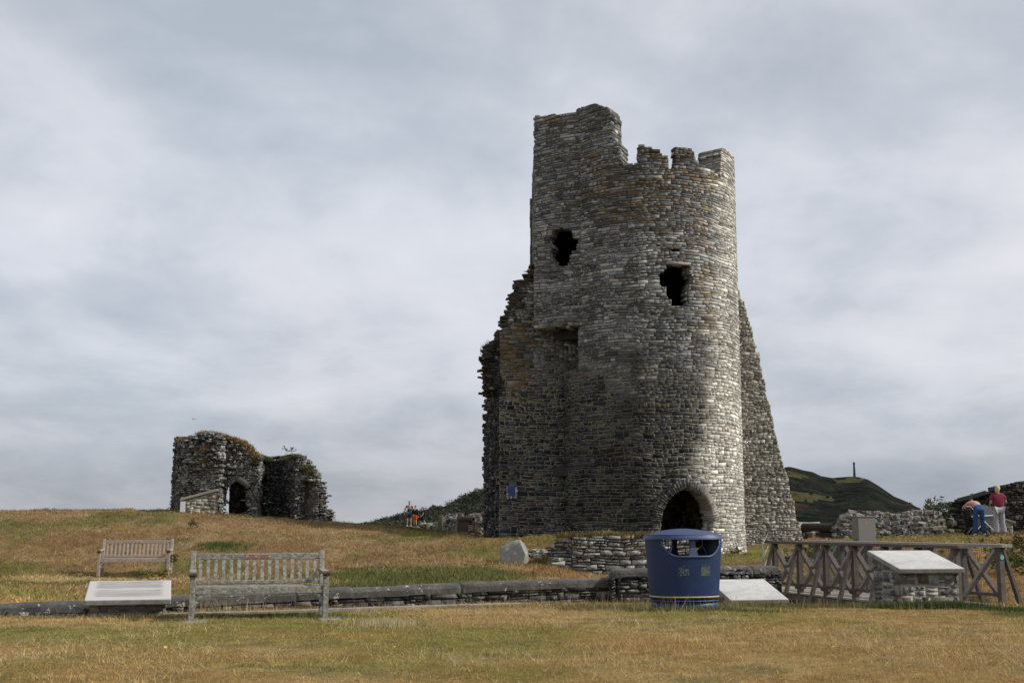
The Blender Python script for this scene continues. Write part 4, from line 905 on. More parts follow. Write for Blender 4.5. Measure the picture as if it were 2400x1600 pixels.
mb.add(vs, [(i*n+k, i*n+(k+1) % n, (i+1)*n+(k+1) % n, (i+1)*n+k) for i in range(len(rows)-1) for k in range(n)] + [tuple(range(n))]); mb.build('lid', MLID, bin_, True)
MLI = flat('dark_liner', (.018, .02, .024), .8)
mb = MB(); n = 60; vs = []
for s_, z in ((.90, .16), (.93, .80), (.90, .80), (.86, .2)): vs += [(shell(z, 2*pi*k/n)[0]*s_, shell(z, 2*pi*k/n)[1]*s_, z) for k in range(n)]
mb.add(vs, [(i*n+k, i*n+(k+1) % n, (i+1)*n+(k+1) % n, (i+1)*n+k) for i in range(3) for k in range(n)]+[tuple(range(n))]); mb.build('liner', MLI, bin_, True)
mb = MB(); mb.tube([(.28+.1*cos(t), .0, .74+.20*sin(t)) for t in np.linspace(-.2, 1.5, 12)], .008, 6); mb.build('wire_hoop', flat('wire', (.32, .33, .35), .4, .5), bin_); mb = MB(); mb.tube([(-.24+.02*sin(t), .05, .78+.1*t) for t in np.linspace(0, 2.4, 8)], .006, 6); mb.build('wire_hoop', flat('wire', (.32, .33, .35), .4, .5), bin_)
# worn printed emblems
r2 = random.Random(8)
for cx_, dens, rich in ((-.16, 130, .5), (.19, 380, 1)):
    mb = MB()
    for k in range(dens):
        x = cx_+max(-.075, min(.075, r2.gauss(0, .045))); z = .585+max(-.065, min(.08, r2.gauss(-.01, .032)))
        if r2.random() > rich and abs(x-cx_) < .02: continue
        a, b = prof(z); y = -b*(max(0, 1-(abs(x)/a)**2.35))**(1/2.35)-.0035; w = r2.uniform(.002, .009); h = r2.uniform(.004, .022)
        mb.add([(x-w, y, z-h/2), (x+w*.7, y, z-h*.4), (x+w, y, z+h/2), (x-w*.6, y, z+h*.6)], [(0, 1, 2, 3)])
    mb.build('worn_emblem', flat('worn_print', (.09, .12, .10), .7, 0, .4, 30), bin_)

# ---------------------------------------------------------------- the wooden footbridge
MWB = wood('grey_brown_timber', (.070, .056, .048), (.145, .125, .112), .0)
MWT = wood('bleached_rail', (.19, .18, .175), (.32, .31, .30), .0)
MDE = wood('bleached_deck', (.26, .23, .19), (.40, .37, .32), .0, sc=(1, 6, 1))
BD = np.array([-.29, .957]); BD /= np.hypot(*BD); BN = np.array([BD[1], -BD[0]])
p0 = at(2350, 1416, 22.56); DZ = p0[2]; br0 = np.array([p0[0], p0[1]]) - BN*.75
bridge = empty('footbridge', (br0[0], br0[1], DZ), 0, 'grey timber footbridge with crossed braces and slanting outer struts over the ditch', 'footbridge')
def bw(t, n, z=0): return (BD[0]*t+BN[0]*n, BD[1]*t+BN[1]*n, z)
mb = MB(); t = -.6
while t < 7.3:
    mb.beam(bw(t, -.80, -.02-random.uniform(0, .006)), bw(t, .80, -.02-random.uniform(0, .006)), .135, .04, bev=.004); t += .148
mb.build('deck', MDE, bridge)
for n in (-.62, .62):
    mb = MB(); mb.beam(bw(-.5, n, -.19), bw(7.3, n, -.19), .12, .26, bev=.008); mb.build('beam', MWB, bridge)
mb = MB(); mb.beam(bw(-.55, -1.0, -.10), bw(7.1, -1.0, -.10), .1, .1, bev=.005); mb.build('beam', MWB, bridge)
mb = MB(); mb.beam(bw(-1.6, 1.2, .0-.06), bw(-.5, -1.3, .0-.06), .8, .14, bev=.01); mb.build('abutment_slab', flat('pale_concrete', (.34, .31, .26), .95, 0, .2, 6, .4), bridge)
def railing(n, out, ts, mtop, disc=False):
    root = empty('railing', (0, 0, 0)); root.parent = bridge
    for i, t in enumerate(ts):
        mb = MB(); mb.beam(bw(t, n, -.22), bw(t, n, 1.04), .11, .11, (BD[0], BD[1], 0), bev=.006); po = mb.build('post', MWB, root)
        if disc and i == 0:
            c = bw(t-.062, n+.0, .86); mb = MB(); mb.tube([c, bw(t-.068, n, .86)], .042, 16); d_ = mb.build('waymark_disc', flat('teal_disc', (.12, .42, .42), .5, 0, .25, 30), po)
        mb = MB(); mb.beam(bw(t-.02, n+out*.05, 1.02), bw(t-.02, n+out*.42, -.16), .065, .09, (BD[0], BD[1], 0), bev=.005); mb.build('strut', MWB, root)
        if i < len(ts)-1:
            t2 = ts[i+1]
            mb = MB(); mb.beam(bw(t+.05, n-.03*out, 1.0), bw(t2-.05, n-.03*out, .10), .06, .10, (BN[0], BN[1], 0), bev=.005); mb.build('brace', MWT, root)
            mb = MB(); mb.beam(bw(t+.05, n+.035*out, .10), bw(t2-.05, n+.035*out, 1.0), .06, .10, (BN[0], BN[1], 0), bev=.005); mb.build('brace', MWB, root)
            mb = MB(); mb.beam(bw(t+.06, n, .17), bw(t2-.06, n, .17), .05, .06, bev=.004); mb.build('lower_rail', MWB, root)
    mb = MB(); mb.beam(bw(ts[0]-.22, n, 1.07), bw(ts[-1]+.15, n, 1.07), .24, .06, bev=.008); mb.build('handrail', mtop, root)
    # fine wire mesh on the inside
    mb = MB()
    k = ts[0]
    while k < ts[-1]: mb.beam(bw(k, n-.07*out, .1), bw(k, n-.07*out, 1.03), .0025, .0025); k += .06
    z = .14
    while z < 1.03: mb.beam(bw(ts[0], n-.07*out, z), bw(ts[-1], n-.07*out, z), .0025, .0025); z += .06
    mb.build('wire_mesh', flat('wire_grey', (.12, .12, .12), .6), root)
    return root
railing(.75, 1, [0, 1.07, 2.14, 3.21, 4.28, 5.35, 6.42], MWT, True)
# left railing: nearest post projects at px ~2180
nl = -.75
railing(nl, -1, [-.72+1.07*k for k in range(7)], MWB)

# ---------------------------------------------------------------- thin fence post with wires by the bridge
rt = empty('wire_fence', at(1790, 1390, 27), 0, 'thin galvanised post and strand wires at the far left end of the bridge', 'fence'); mg = flat('galvanised', (.30, .31, .31), .5, .5)
mb = MB(); mb.tube([(0, 0, 0), (0, 0, 1.12)], .022, 8); mb.build('post', mg, rt)
mb = MB()
for z in (1.05, .75, .5): mb.tube([(0, 0, z), (.6, 2.2, z+.25)], .007, 5)
mb.build('wire', mg, rt)
# ---------------------------------------------------------------- ruined range on the mound (left)
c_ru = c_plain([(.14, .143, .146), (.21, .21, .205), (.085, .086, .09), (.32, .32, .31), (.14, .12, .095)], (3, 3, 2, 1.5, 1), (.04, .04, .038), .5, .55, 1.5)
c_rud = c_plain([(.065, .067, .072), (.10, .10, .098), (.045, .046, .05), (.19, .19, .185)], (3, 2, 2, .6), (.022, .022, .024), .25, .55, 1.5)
ruin = empty('castle_ruin', (at(560, 1222, 72)[0], 72, 0), 0, 'ruined stone building with pointed archway and orange grass on top, on the left mound', 'castle ruin')
def rpart(o): o.parent = ruin; o.location = (-ruin.location[0], -72, 0); return o
def pw(s, A, B, poly, cf, T=.8, seed=1, z0=.3, z1=8.2, holes=(), prot=(0, .15), ch=(.06, .15), ln=(.13, .42), ej=.10):
    S, L = plane2(at(A[0], 1200, A[1])[:2], at(B[0], 1200, B[1])[:2])
    s.add(masonry(S, (0, L), (z0, z1), lambda px, py, P: inpoly(px, py, poly) & ~np.any([inpoly(px, py, h) for h in holes] or [np.zeros(len(px), bool)], axis=0), cf, T=T, ch=ch, ln=ln, prot=prot, jit=.04, joint=.02, seed=seed, edge_jit=ej))
AR = [(525, 1260), (525, 1192), (528, 1180), (532, 1172), (530, 1142), (536, 1132), (546, 1128), (557, 1124), (568, 1130), (579, 1140), (579, 1260)]
s = Stones(); pw(s, (408, 71), (517, 70.4), [(408, 1300), (406, 1210), (407, 1100), (409, 1040), (414, 1029), (432, 1026), (452, 1023), (466, 1018), (480, 1014), (500, 1015), (519, 1018), (519, 1300)], c_ru, seed=120, T=.4)
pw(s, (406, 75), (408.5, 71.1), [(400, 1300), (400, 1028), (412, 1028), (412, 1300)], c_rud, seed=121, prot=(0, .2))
# the rough torn core standing proud at upper left, overhanging
pw(s, (411, 70.75), (515, 70.1), [(411, 1062), (413, 1031), (440, 1026), (480, 1016), (515, 1018), (522, 1060), (520, 1085), (500, 1096), (478, 1090), (455, 1080), (430, 1082), (414, 1075)], c_ru, T=.5, seed=122, prot=(0, .38), ej=.2)
rpart(s.build('wall'))
s = Stones(); pw(s, (512, 71.6), (606, 71.8), [(512, 1300), (512, 1018), (530, 1020), (548, 1025), (562, 1027), (577, 1036), (590, 1046), (592, 1056), (602, 1064), (608, 1068), (612, 1300)], c_ru, seed=123, holes=[AR], T=.35)
# arch ring
mb = MB()
for k in range(15):
    f = k/7 if k < 8 else (14-k)/7; x = 528+27*f if k < 8 else 582-27*f; c = at(x, 1140-20*f**.75, 71.5); mb.box(c, (.11, .3, .34), (0, -.75*(1-f) if k < 8 else .75*(1-f), 0), jit=.02)
s.mb(mb, (.12, .118, .11)); rpart(s.build('wall'))
s = Stones(); pw(s, (600, 71.8), (612, 75.5), [(595, 1300), (595, 1060), (604, 1064), (616, 1070), (616, 1300)], c_ru, seed=124)
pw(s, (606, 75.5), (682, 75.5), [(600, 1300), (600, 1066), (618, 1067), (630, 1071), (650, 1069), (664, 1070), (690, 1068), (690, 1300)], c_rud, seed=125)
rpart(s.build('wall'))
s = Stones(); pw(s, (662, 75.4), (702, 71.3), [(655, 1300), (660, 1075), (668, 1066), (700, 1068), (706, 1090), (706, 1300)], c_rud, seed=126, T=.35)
NI = [(704, 1300), (704, 1140), (708, 1128), (722, 1124), (736, 1126), (744, 1136), (744, 1300)]
pw(s, (690, 71.2), (780, 71.0), [(690, 1300), (688, 1085), (684, 1068), (700, 1068), (716, 1074), (724, 1084), (730, 1092), (736, 1105), (742, 1120), (750, 1124), (757, 1132), (762, 1146), (763, 1160), (760, 1180), (764, 1190), (777, 1196), (779, 1210), (774, 1222), (776, 1300)], c_ru, seed=127, holes=[NI], T=.7)
pw(s, (700, 71.9), (748, 71.9), [(700, 1300), (700, 1110), (750, 1110), (750, 1300)], c_plain([(.24, .235, .21), (.17, .165, .15)], (1, 1), (.15, .14, .12), .3), seed=128, T=.5, prot=(0, .05))
rpart(s.build('wall'))
# dark back of the archway, open to the sky at its left side
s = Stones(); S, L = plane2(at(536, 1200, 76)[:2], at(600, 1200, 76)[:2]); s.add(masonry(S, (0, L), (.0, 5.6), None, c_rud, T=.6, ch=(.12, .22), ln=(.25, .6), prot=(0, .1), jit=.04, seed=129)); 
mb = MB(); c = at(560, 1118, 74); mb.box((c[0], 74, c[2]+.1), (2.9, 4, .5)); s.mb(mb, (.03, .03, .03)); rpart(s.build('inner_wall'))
tp = [at(x, y, d) for x, y, d in [(470, 1017, 71.2), (480, 1015, 71.3), (495, 1016, 71.3), (505, 1018, 71.2), (515, 1020, 71.2), (527, 1024, 71), (538, 1028, 71), (550, 1030, 71), (560, 1034, 71), (570, 1038, 71), (580, 1046, 71), (588, 1054, 71), (595, 1062, 71), (603, 1069, 71), (425, 1031, 70.7), (435, 1030, 70.7), (490, 1045, 70.2), (484, 1052, 70.2), (478, 1060, 70.2), (480, 1084, 70.2)]]
rpart(tufts('turf_cap', tp, 4200, (.04, .20), [(.22, .12, .04), (.16, .09, .03), (.13, .11, .04), (.26, .17, .07)], '', .15, w=(.02, .05)))
rpart(tufts('turf_cap', [at(674, 1075, 71.3), at(690, 1071, 71.2), at(722, 1098, 70.9), at(728, 1106, 70.9), at(600, 1080, 71.4), at(625, 1078, 75.2)], 2500, (.05, .25), [(.06, .07, .025), (.10, .09, .04)], '', .18, w=(.02, .05)))

# ---------------------------------------------------------------- heaps and stubs of rubble
def rubble(name, label, cat, pts, n, size, col, seed=1, mound=None, group=None, flat_=.5):
    """stones piled through a volume whose top line is pts [(px, topy, basey, d)]"""
    r = random.Random(seed); s = Stones(); mb = MB(); cs_ = []
    for i in range(n):
        k = r.random()*(len(pts)-1); j = int(k); f = k-j; a, b = pts[j], pts[min(j+1, len(pts)-1)]
        x = a[0]+(b[0]-a[0])*f; ty = a[1]+(b[1]-a[1])*f; by = a[2]+(b[2]-a[2])*f; d = a[3]+(b[3]-a[3])*f
        t = r.random()**.8; y = by+(ty-by)*t; q = r.uniform(size[0], size[1]); c = at(x, y, d+r.uniform(-.3, .5)*(1.2-t)-.2*(1-t))
        sz = (q*r.uniform(.8, 1.7), q*r.uniform(.8, 1.5), q*r.uniform(.35, .8)*flat_*1.6); nf = len(mb.f)
        mb.box((c[0], c[1], c[2]-sz[2]*.5), sz, (r.uniform(-.25, .25), r.uniform(-.2, .2), r.uniform(-.6, .6)), bev=min(sz)*.22, jit=q*.10)
        cc_ = r.choice(col); m = r.uniform(.6, 1.45); cs_ += [(cc_[0]*m, cc_[1]*m, cc_[2]*m, r.uniform(0, .9))]*(len(mb.f)-nf)
    mb.c = cs_; o = mb.build(name, MS); return tag(o, label, cat, group)
GC = [(.16, .155, .14), (.09, .085, .075), (.24, .23, .21), (.13, .10, .065), (.05, .048, .045)]
rubble('rubble_mound', 'low rocky outcrop of rubble under the feet of the three standing figures', 'rubble', [(928, 1238, 1246, 82), (960, 1235, 1248, 82), (1000, 1237, 1256, 80), (1030, 1244, 1266, 76), (1062, 1262, 1275, 72)], 260, (.3, .8), GC, 2)
rubble('rubble_mound', 'jagged rock pile left of the two standing wall stubs', 'rubble', [(1000, 1226, 1256, 72), (1012, 1225, 1260, 72), (1022, 1228, 1262, 71), (1034, 1232, 1264, 70)], 80, (.3, .7), GC, 3)
rubble('ruined_wall', 'rounded grey stone wall stub with an upright slab, right of the rock pile', 'ruined wall', [(1030, 1226, 1268, 69), (1046, 1212, 1270, 69), (1060, 1203, 1270, 69), (1074, 1205, 1270, 69), (1083, 1218, 1270, 68)], 520, (.25, .55), GC, 4)
rubble('ruined_wall', 'rough grey stone pier standing close to the left corner of the tower', 'ruined wall', [(1108, 1208, 1275, 60), (1116, 1202, 1275, 60), (1128, 1203, 1275, 60), (1137, 1208, 1275, 60)], 420, (.18, .42), GC, 5)
p = at(1066, 1250, 67); mb = MB(); mb.beam((p[0]-.1, p[1], p[2]-.6), (p[0]+.3, p[1], p[2]+1.15), .5, .25, bev=.04); mb.beam((p[0]-.9, p[1]+.5, p[2]-.8), (p[0]-.8, p[1]+.5, p[2]+1.0), .6, .25, bev=.04)
o = mb.build('standing_stone', flat('slab_ochre', (.085, .078, .052), .95, 0, .35, 2)); tag(o, 'pale ochre upright slabs leaning against the rounded wall stub', 'standing stone')
rubble('rubble_mound', 'flat heap of stones on the mound crest at the far left edge', 'rubble', [(-20, 1203, 1214, 42), (20, 1203, 1213, 42), (40, 1206, 1213, 42), (60, 1210, 1213, 42)], 90, (.15, .4), GC, 6)
rubble('rubble_mound', 'thin line of stones along the mound crest just left of the left ruin', 'rubble', [(243, 1203, 1209, 41), (290, 1201, 1208, 41), (315, 1197, 1208, 41), (340, 1200, 1208, 41), (368, 1204, 1208, 41)], 110, (.1, .32), GC, 7)
rubble('rubble_mound', 'single small stone on the mound crest above the pale bench', 'rubble', [(139, 1205, 1210, 41), (143, 1205, 1210, 41)], 4, (.1, .16), GC, 8)
rubble('ruined_wall', 'tumbled rubble wall between the tower and the grey cabinet', 'ruined wall', [(1876, 1224, 1275, 47), (1890, 1224, 1275, 46), (1905, 1234, 1275, 45), (1918, 1246, 1275, 45), (1935, 1252, 1275, 45)], 260, (.18, .5), GC, 9)
rubble('ruined_wall', 'long low broken stone wall behind the grey cabinet', 'ruined wall', [(1968, 1230, 1270, 44), (1980, 1206, 1268, 44), (2000, 1197, 1265, 44), (2040, 1198, 1262, 44), (2070, 1202, 1260, 44), (2095, 1206, 1258, 44), (2115, 1204, 1258, 44), (2140, 1196, 1258, 44), (2165, 1195, 1257, 44), (2190, 1197, 1257, 44), (2196, 1225, 1256, 44)], 3000, (.11, .36), [(.13, .125, .115), (.075, .072, .065), (.22, .215, .20), (.12, .09, .06), (.045, .043, .04)], 10, flat_=.40)
# large dark sloping ruin at the right edge
BR = [(2214, 1400), (2216, 1240), (2222, 1185), (2226, 1172), (2245, 1168), (2255, 1165), (2290, 1158), (2325, 1148), (2326, 1142), (2355, 1138), (2378, 1133), (2385, 1130), (2397, 1126), (2520, 1112), (2520, 1400)]
c_br = c_plain([(.042, .042, .038), (.060, .057, .048), (.032, .032, .030), (.085, .08, .068)], (3, 2, 2, .8), (.036, .034, .030), .28)
big = empty('ruined_wall', (at(2300, 1250, 46)[0], 46, 0), 0, 'massive dark rubble wall with sloping top behind the two women at the right edge', 'ruined wall')
S, L = plane2(at(2216, 1200, 47.5)[:2], at(2520, 1200, 45)[:2]); s = Stones()
s.add(masonry(S, (0, L), (.3, 4.6), lambda px, py, P: inpoly(px, py, BR), c_br, T=1.6, ch=(.05, .15), ln=(.10, .34), prot=(0, .12), jit=.04, seed=140, edge_jit=.05)); o = s.build('wall', big); o.location = (-big.location[0], -46, 0)
mb = MB()
for a, b in (((2252, 1166), (2288, 1157)), ((2288, 1157), (2322, 1147)), ((2327, 1141), (2356, 1136)), ((2356, 1136), (2384, 1131)), ((2386, 1128), (2420, 1124))):
    A = at(*a, 46.5); B = at(*b, 46.3); mb.beam((A[0], A[1]+.35, A[2]-.1), (B[0]-.03, B[1]+.35, B[2]-.1), .9, .16, bev=.02)
o = mb.build('capping_slab', flat('dark_slab', (.06, .06, .062), .9, 0, .3), big); o.location = (-big.location[0], -46, 0)
rubble('ruined_wall', 'low dark stone stub at the foot of the bush, left of the big sloping wall', 'ruined wall', [(2190, 1225, 1262, 46), (2205, 1215, 1262, 46), (2222, 1210, 1260, 46)], 120, (.16, .4), [(.06, .058, .05), (.09, .085, .07)], 12)

# ---------------------------------------------------------------- cannons on timber stands
mwd = wood('dark_timber', (.022, .018, .015), (.055, .045, .036))
def cannon(loc, rz, label, s=1.0):
    root = empty('cannon', loc, rz, label, 'cannon', s=s)
    mb = MB(); pr_ = [(.17, 1.5), (.20, 1.46), (.21, 1.2), (.235, .6), (.25, .0), (.24, -.5), (.1, -.62), (.01, -.66)]
    vs = []; n = 20
    for rr2, yy in [(.01, 1.2), (.125, 1.2), (.125, 1.5)]+pr_: vs += [(rr2*cos(2*pi*k/n), -yy, 1.0+rr2*sin(2*pi*k/n)) for k in range(n)]
    mb.add(vs, [(i*n+k, i*n+(k+1) % n, (i+1)*n+(k+1) % n, (i+1)*n+k) for i in range(len(pr_)+2) for k in range(n)]); mb.build('barrel', mwd, root, True)
    mb = MB()
    for x in (-.3, .3): mb.box((x, -.5, .4), (.12, 1.6, .8), bev=.02)
    mb.box((0, -.5, .72), (.62, 1.5, .12), bev=.02); mb.box((0, -1.2, .35), (.5, .1, .5), bev=.02); mb.build('carriage', mwd, root)
    return root
p = at(1085, 1262, 59.6); cannon((p[0], p[1], at(1107, 1217, 60)[2]-.62), R_(35), 'weathered dark cannon on a timber stand between the wall stubs left of the tower', .62)
p = at(1940, 1270, 44); cannon((p[0]-.3, p[1]+.8, at(1957, 1238, 42)[2]-.80), R_(58), 'dark cannon on a timber stand between the tower and the grey cabinet', .8)

# ---------------------------------------------------------------- grey cabinet
cb = at(2032, 1272, 37.5); rt = empty('utility_cabinet', (cb[0], cb[1], cb[2]), R_(14), 'tall grey metal utility cabinet with small orange mark before the long broken wall', 'cabinet')
mcb = flat('cabinet_grey', (.165, .158, .145), .55, 0, .06, 2, .03); mb = MB(); mb.box((0, .15, .40), (.62, .34, .80), bev=.01); mb.build('housing', mcb, rt)
mb = MB(); mb.box((0, .145, .81), (.66, .39, .03), bev=.006); mb.build('roof', mcb, rt); mb = MB(); mb.box((0, -.026, .41), (.58, .012, .72), bev=.004); d_ = mb.build('door', mcb, rt)
mb = MB(); mb.add([(-.0-.05, -.034, .61), (.03, -.034, .61), (-.01, -.034, .69)], [(0, 1, 2)]); mb.box((-.01, -.0335, .59), (.07, .003, .02)); mb.build('warning_label', flat('orange_label', (.42, .20, .05), .6), d_)
mb = MB(); mb.box((.335, .16, .48), (.06, .16, .13), bev=.01); mb.build('socket_box', flat('box_pale', (.45, .47, .46), .5), rt)
mb = MB(); mb.tube([(.335, .16, .42), (.34, .16, .0)], .015, 8); mb.build('conduit', flat('pipe_grey', (.3, .32, .32), .5), rt)

# ---------------------------------------------------------------- boulder in the bank
bm = bmesh.new(); import mathutils
bc = np.array(at(1206, 1300, 31.3))
bp_ = [(1173, 1283, 31.3), (1172, 1302, 31.1), (1195, 1267, 31.4), (1217, 1264, 31.2), (1220, 1270, 30.95), (1231, 1300, 30.8), (1227, 1322, 30.75), (1238, 1294, 31.3), (1236, 1320, 31.3), (1205, 1325, 30.85), (1178, 1318, 31.0),
       (1180, 1282, 31.9), (1228, 1272, 31.9), (1240, 1310, 31.9), (1175, 1320, 31.9)]
vs_ = [bm.verts.new(np.array(at(*q))-bc) for q in bp_]
bmesh.ops.convex_hull(bm, input=bm.verts[:]); bmesh.ops.triangulate(bm, faces=bm.faces[:])
for q in range(4): bmesh.ops.subdivide_edges(bm, edges=bm.edges[:], cuts=1, use_grid_fill=True)
bm.normal_update()
for q in range(1): bmesh.ops.smooth_vert(bm, verts=bm.verts[:], factor=.25, use_axis_x=True, use_axis_y=True, use_axis_z=True)
bm.normal_update()
for v in bm.verts: k = mathutils.noise.noise(v.co*5)*.022 + mathutils.noise.noise(v.co*16)*.008; v.co += v.normal*k
me = bpy.data.meshes.new('boulder'); bm.to_mesh(me); bm.free()
def m_bould(N, b, L):
    n1 = nz(N, 1.8, 5, .6); n2 = nz(N, 9, 5, .75); n3 = nz(N, 30, 4, .7)
    col = ramp(N, n1, (.3, (.16, .165, .14)), (.6, (.235, .24, .205)), (.75, (.20, .18, .12)))
    col = mixc(N, ramp(N, n2, (.58, 0.0), (.66, .8)), col, (.42, .43, .42)); L.new(col, b.inputs['Base Color']); b.inputs['Roughness'].default_value = .9; bump(N, L, b, mathn(N, 'ADD', n2, n3), .5, .03)
o = link('boulder', me, mat('boulder_rock', m_bould), None, False); o.location = tuple(bc); tag(o, 'pale grey angular boulder half sunk in the bank below the tower', 'boulder')
rubble('rock', 'small loose rocks in the eroded bank right of the angular boulder', 'rock', [(1240, 1290, 1302, 32), (1262, 1284, 1300, 32.4), (1290, 1290, 1325, 32.5), (1310, 1310, 1335, 32)], 22, (.10, .24), GC, 14)

# ---------------------------------------------------------------- bush and weeds
def shrub(name, label, cat, stems, parentless=True, leafc=((.05, .065, .03), (.10, .11, .06)), leaf=.05, nl=26, seed=1, kind=None, wood_=(.04, .035, .03), group=None):
    r = random.Random(seed); root = empty(name, stems[0][0], 0, label, cat, group); o0 = np.array(stems[0][0]); mb = MB(); V = []; cl_ = []; rn = np.random.default_rng(seed)
    for (a, b, rad, spread) in stems:
        a = np.array(a)-o0; b = np.array(b)-o0; m = (a+b)/2+rn.normal(0, .06, 3); mb.tube([a, m, b], [rad, rad*.7, rad*.25], 5)
        for q in range(nl):
            t = r.uniform(.3, 1.03); base = (a*(1-t)+b*t) if t > .5 else (a+(m-a)*t*2); tip = base+rn.normal(0, spread, 3)
            if q % 3 == 0: mb.tube([base, tip], [rad*.3, rad*.1], 4, cap=False)
            for k in range(4):
                c = tip+rn.normal(0, spread*.35, 3); d1 = rn.normal(size=3)*leaf; d2 = np.cross(d1, rn.normal(size=3)); d2 = d2/np.linalg.norm(d2)*leaf*.45
                V += [c-d1, c+d2, c+d1, c-d2]; cc_ = np.array(leafc[0])*(1-(z_ := r.random()))+np.array(leafc[1])*z_; cl_.append((*(cc_*r.uniform(.7, 1.3)), 0))
    mb.build('stem', flat('bark_dark', wood_, .9), root)
    o = np_mesh('foliage', np.array(V), np.arange(len(V)).reshape(-1, 4), np.array(cl_), MG, root); return root
r = random.Random(5); st = []
for k in range(34):
    bx_, by_ = r.uniform(2195, 2214), 1258; tx = r.gauss(2185, 22); ty = 1166+abs(tx-2190)*.35+r.uniform(0, 30); d = 44.6+r.uniform(-.3, .5)
    st.append((at(bx_, by_, d), at(tx, ty, d+r.uniform(-.5, .4)), .014, .11))
shrub('bush', 'thin leafed straggly bush against the sky between the long wall and the big sloping wall', 'bush', st, leaf=.055, nl=12, seed=4)
st = []
for k in range(26): bx_ = r.uniform(2190, 2215); st.append((at(bx_, 1262, 44.8), at(bx_+r.uniform(-12, 8), r.uniform(1195, 1215), 45), .012, .09))
shrub('bush', 'dense dark brown bush at the left foot of the big sloping wall', 'bush', st, leafc=((.018, .018, .012), (.04, .036, .022)), leaf=.045, nl=26, seed=6)
def weed(px, py, d, n, h, col, label, seed, leaf=.05, spread=.06, cat='weed', w=.2):
    r = random.Random(seed); c = at(px, py, d); st = [((c[0]+r.gauss(0, w), c[1]+r.gauss(0, w*.5), c[2]-.05), (c[0]+r.gauss(0, w*1.3), c[1]+r.gauss(0, w*.6), c[2]+h*r.uniform(.5, 1)), .006, spread) for k in range(n)]
    return shrub('weed', label, cat, st, leafc=col, leaf=leaf, nl=7, seed=seed)
weed(450, 1232, 36.0, 3, .22, ((.10, .045, .03), (.14, .06, .04)), 'dark red dock plant on the mound above the front bench', 1, .03, .035, w=.12)
weed(2372, 1330, 27, 26, .45, ((.035, .05, .018), (.16, .16, .04)), 'leafy yellow flecked weeds on the ditch bank at the right edge', 4, .045, .09, w=.5)
weed(2395, 1290, 30, 18, .4, ((.05, .06, .02), (.17, .15, .05)), 'straggly pale weeds high on the ditch bank at the right edge', 5, .045, .08, w=.45)
weed(1958, 1302, 31, 16, .35, ((.03, .06, .015), (.06, .10, .02)), 'bright green weeds below the grey cabinet behind the railings', 6, .05, .08, w=.3)
weed(1895, 1303, 34, 10, .3, ((.03, .06, .015), (.06, .08, .02)), 'low green weeds at the foot of the tower behind the railings', 7, .04, .07, w=.3)
weed(400, 1230+82, 31.5, 3, .15, ((.04, .06, .02), (.05, .08, .02)), 'small green weed on the slope beside the pale bench', 8, .03, .03, w=.1)
weed(363, 1351, 28.5, 5, .14, ((.10, .13, .02), (.25, .22, .02)), 'yellow flowering weed below the pale bench', 9, .03, .05, w=.2)
weed(1722, 1312, 37.0, 8, .3, ((.02, .035, .012), (.04, .06, .02)), 'dark green weeds at the right foot of the round tower', 10, .05, .07, w=.15)
weed(676, 1062, 71.3, 3, .4, ((.06, .07, .04), (.10, .10, .05)), 'sprig of weeds on the broken top of the left ruin', 11, .05, .08, w=.15)
weed(397, 1206, 41, 5, .35, ((.05, .05, .045), (.07, .07, .05)), 'dark thistle like weeds beside the left ruin', 12, .03, .06, w=.3)

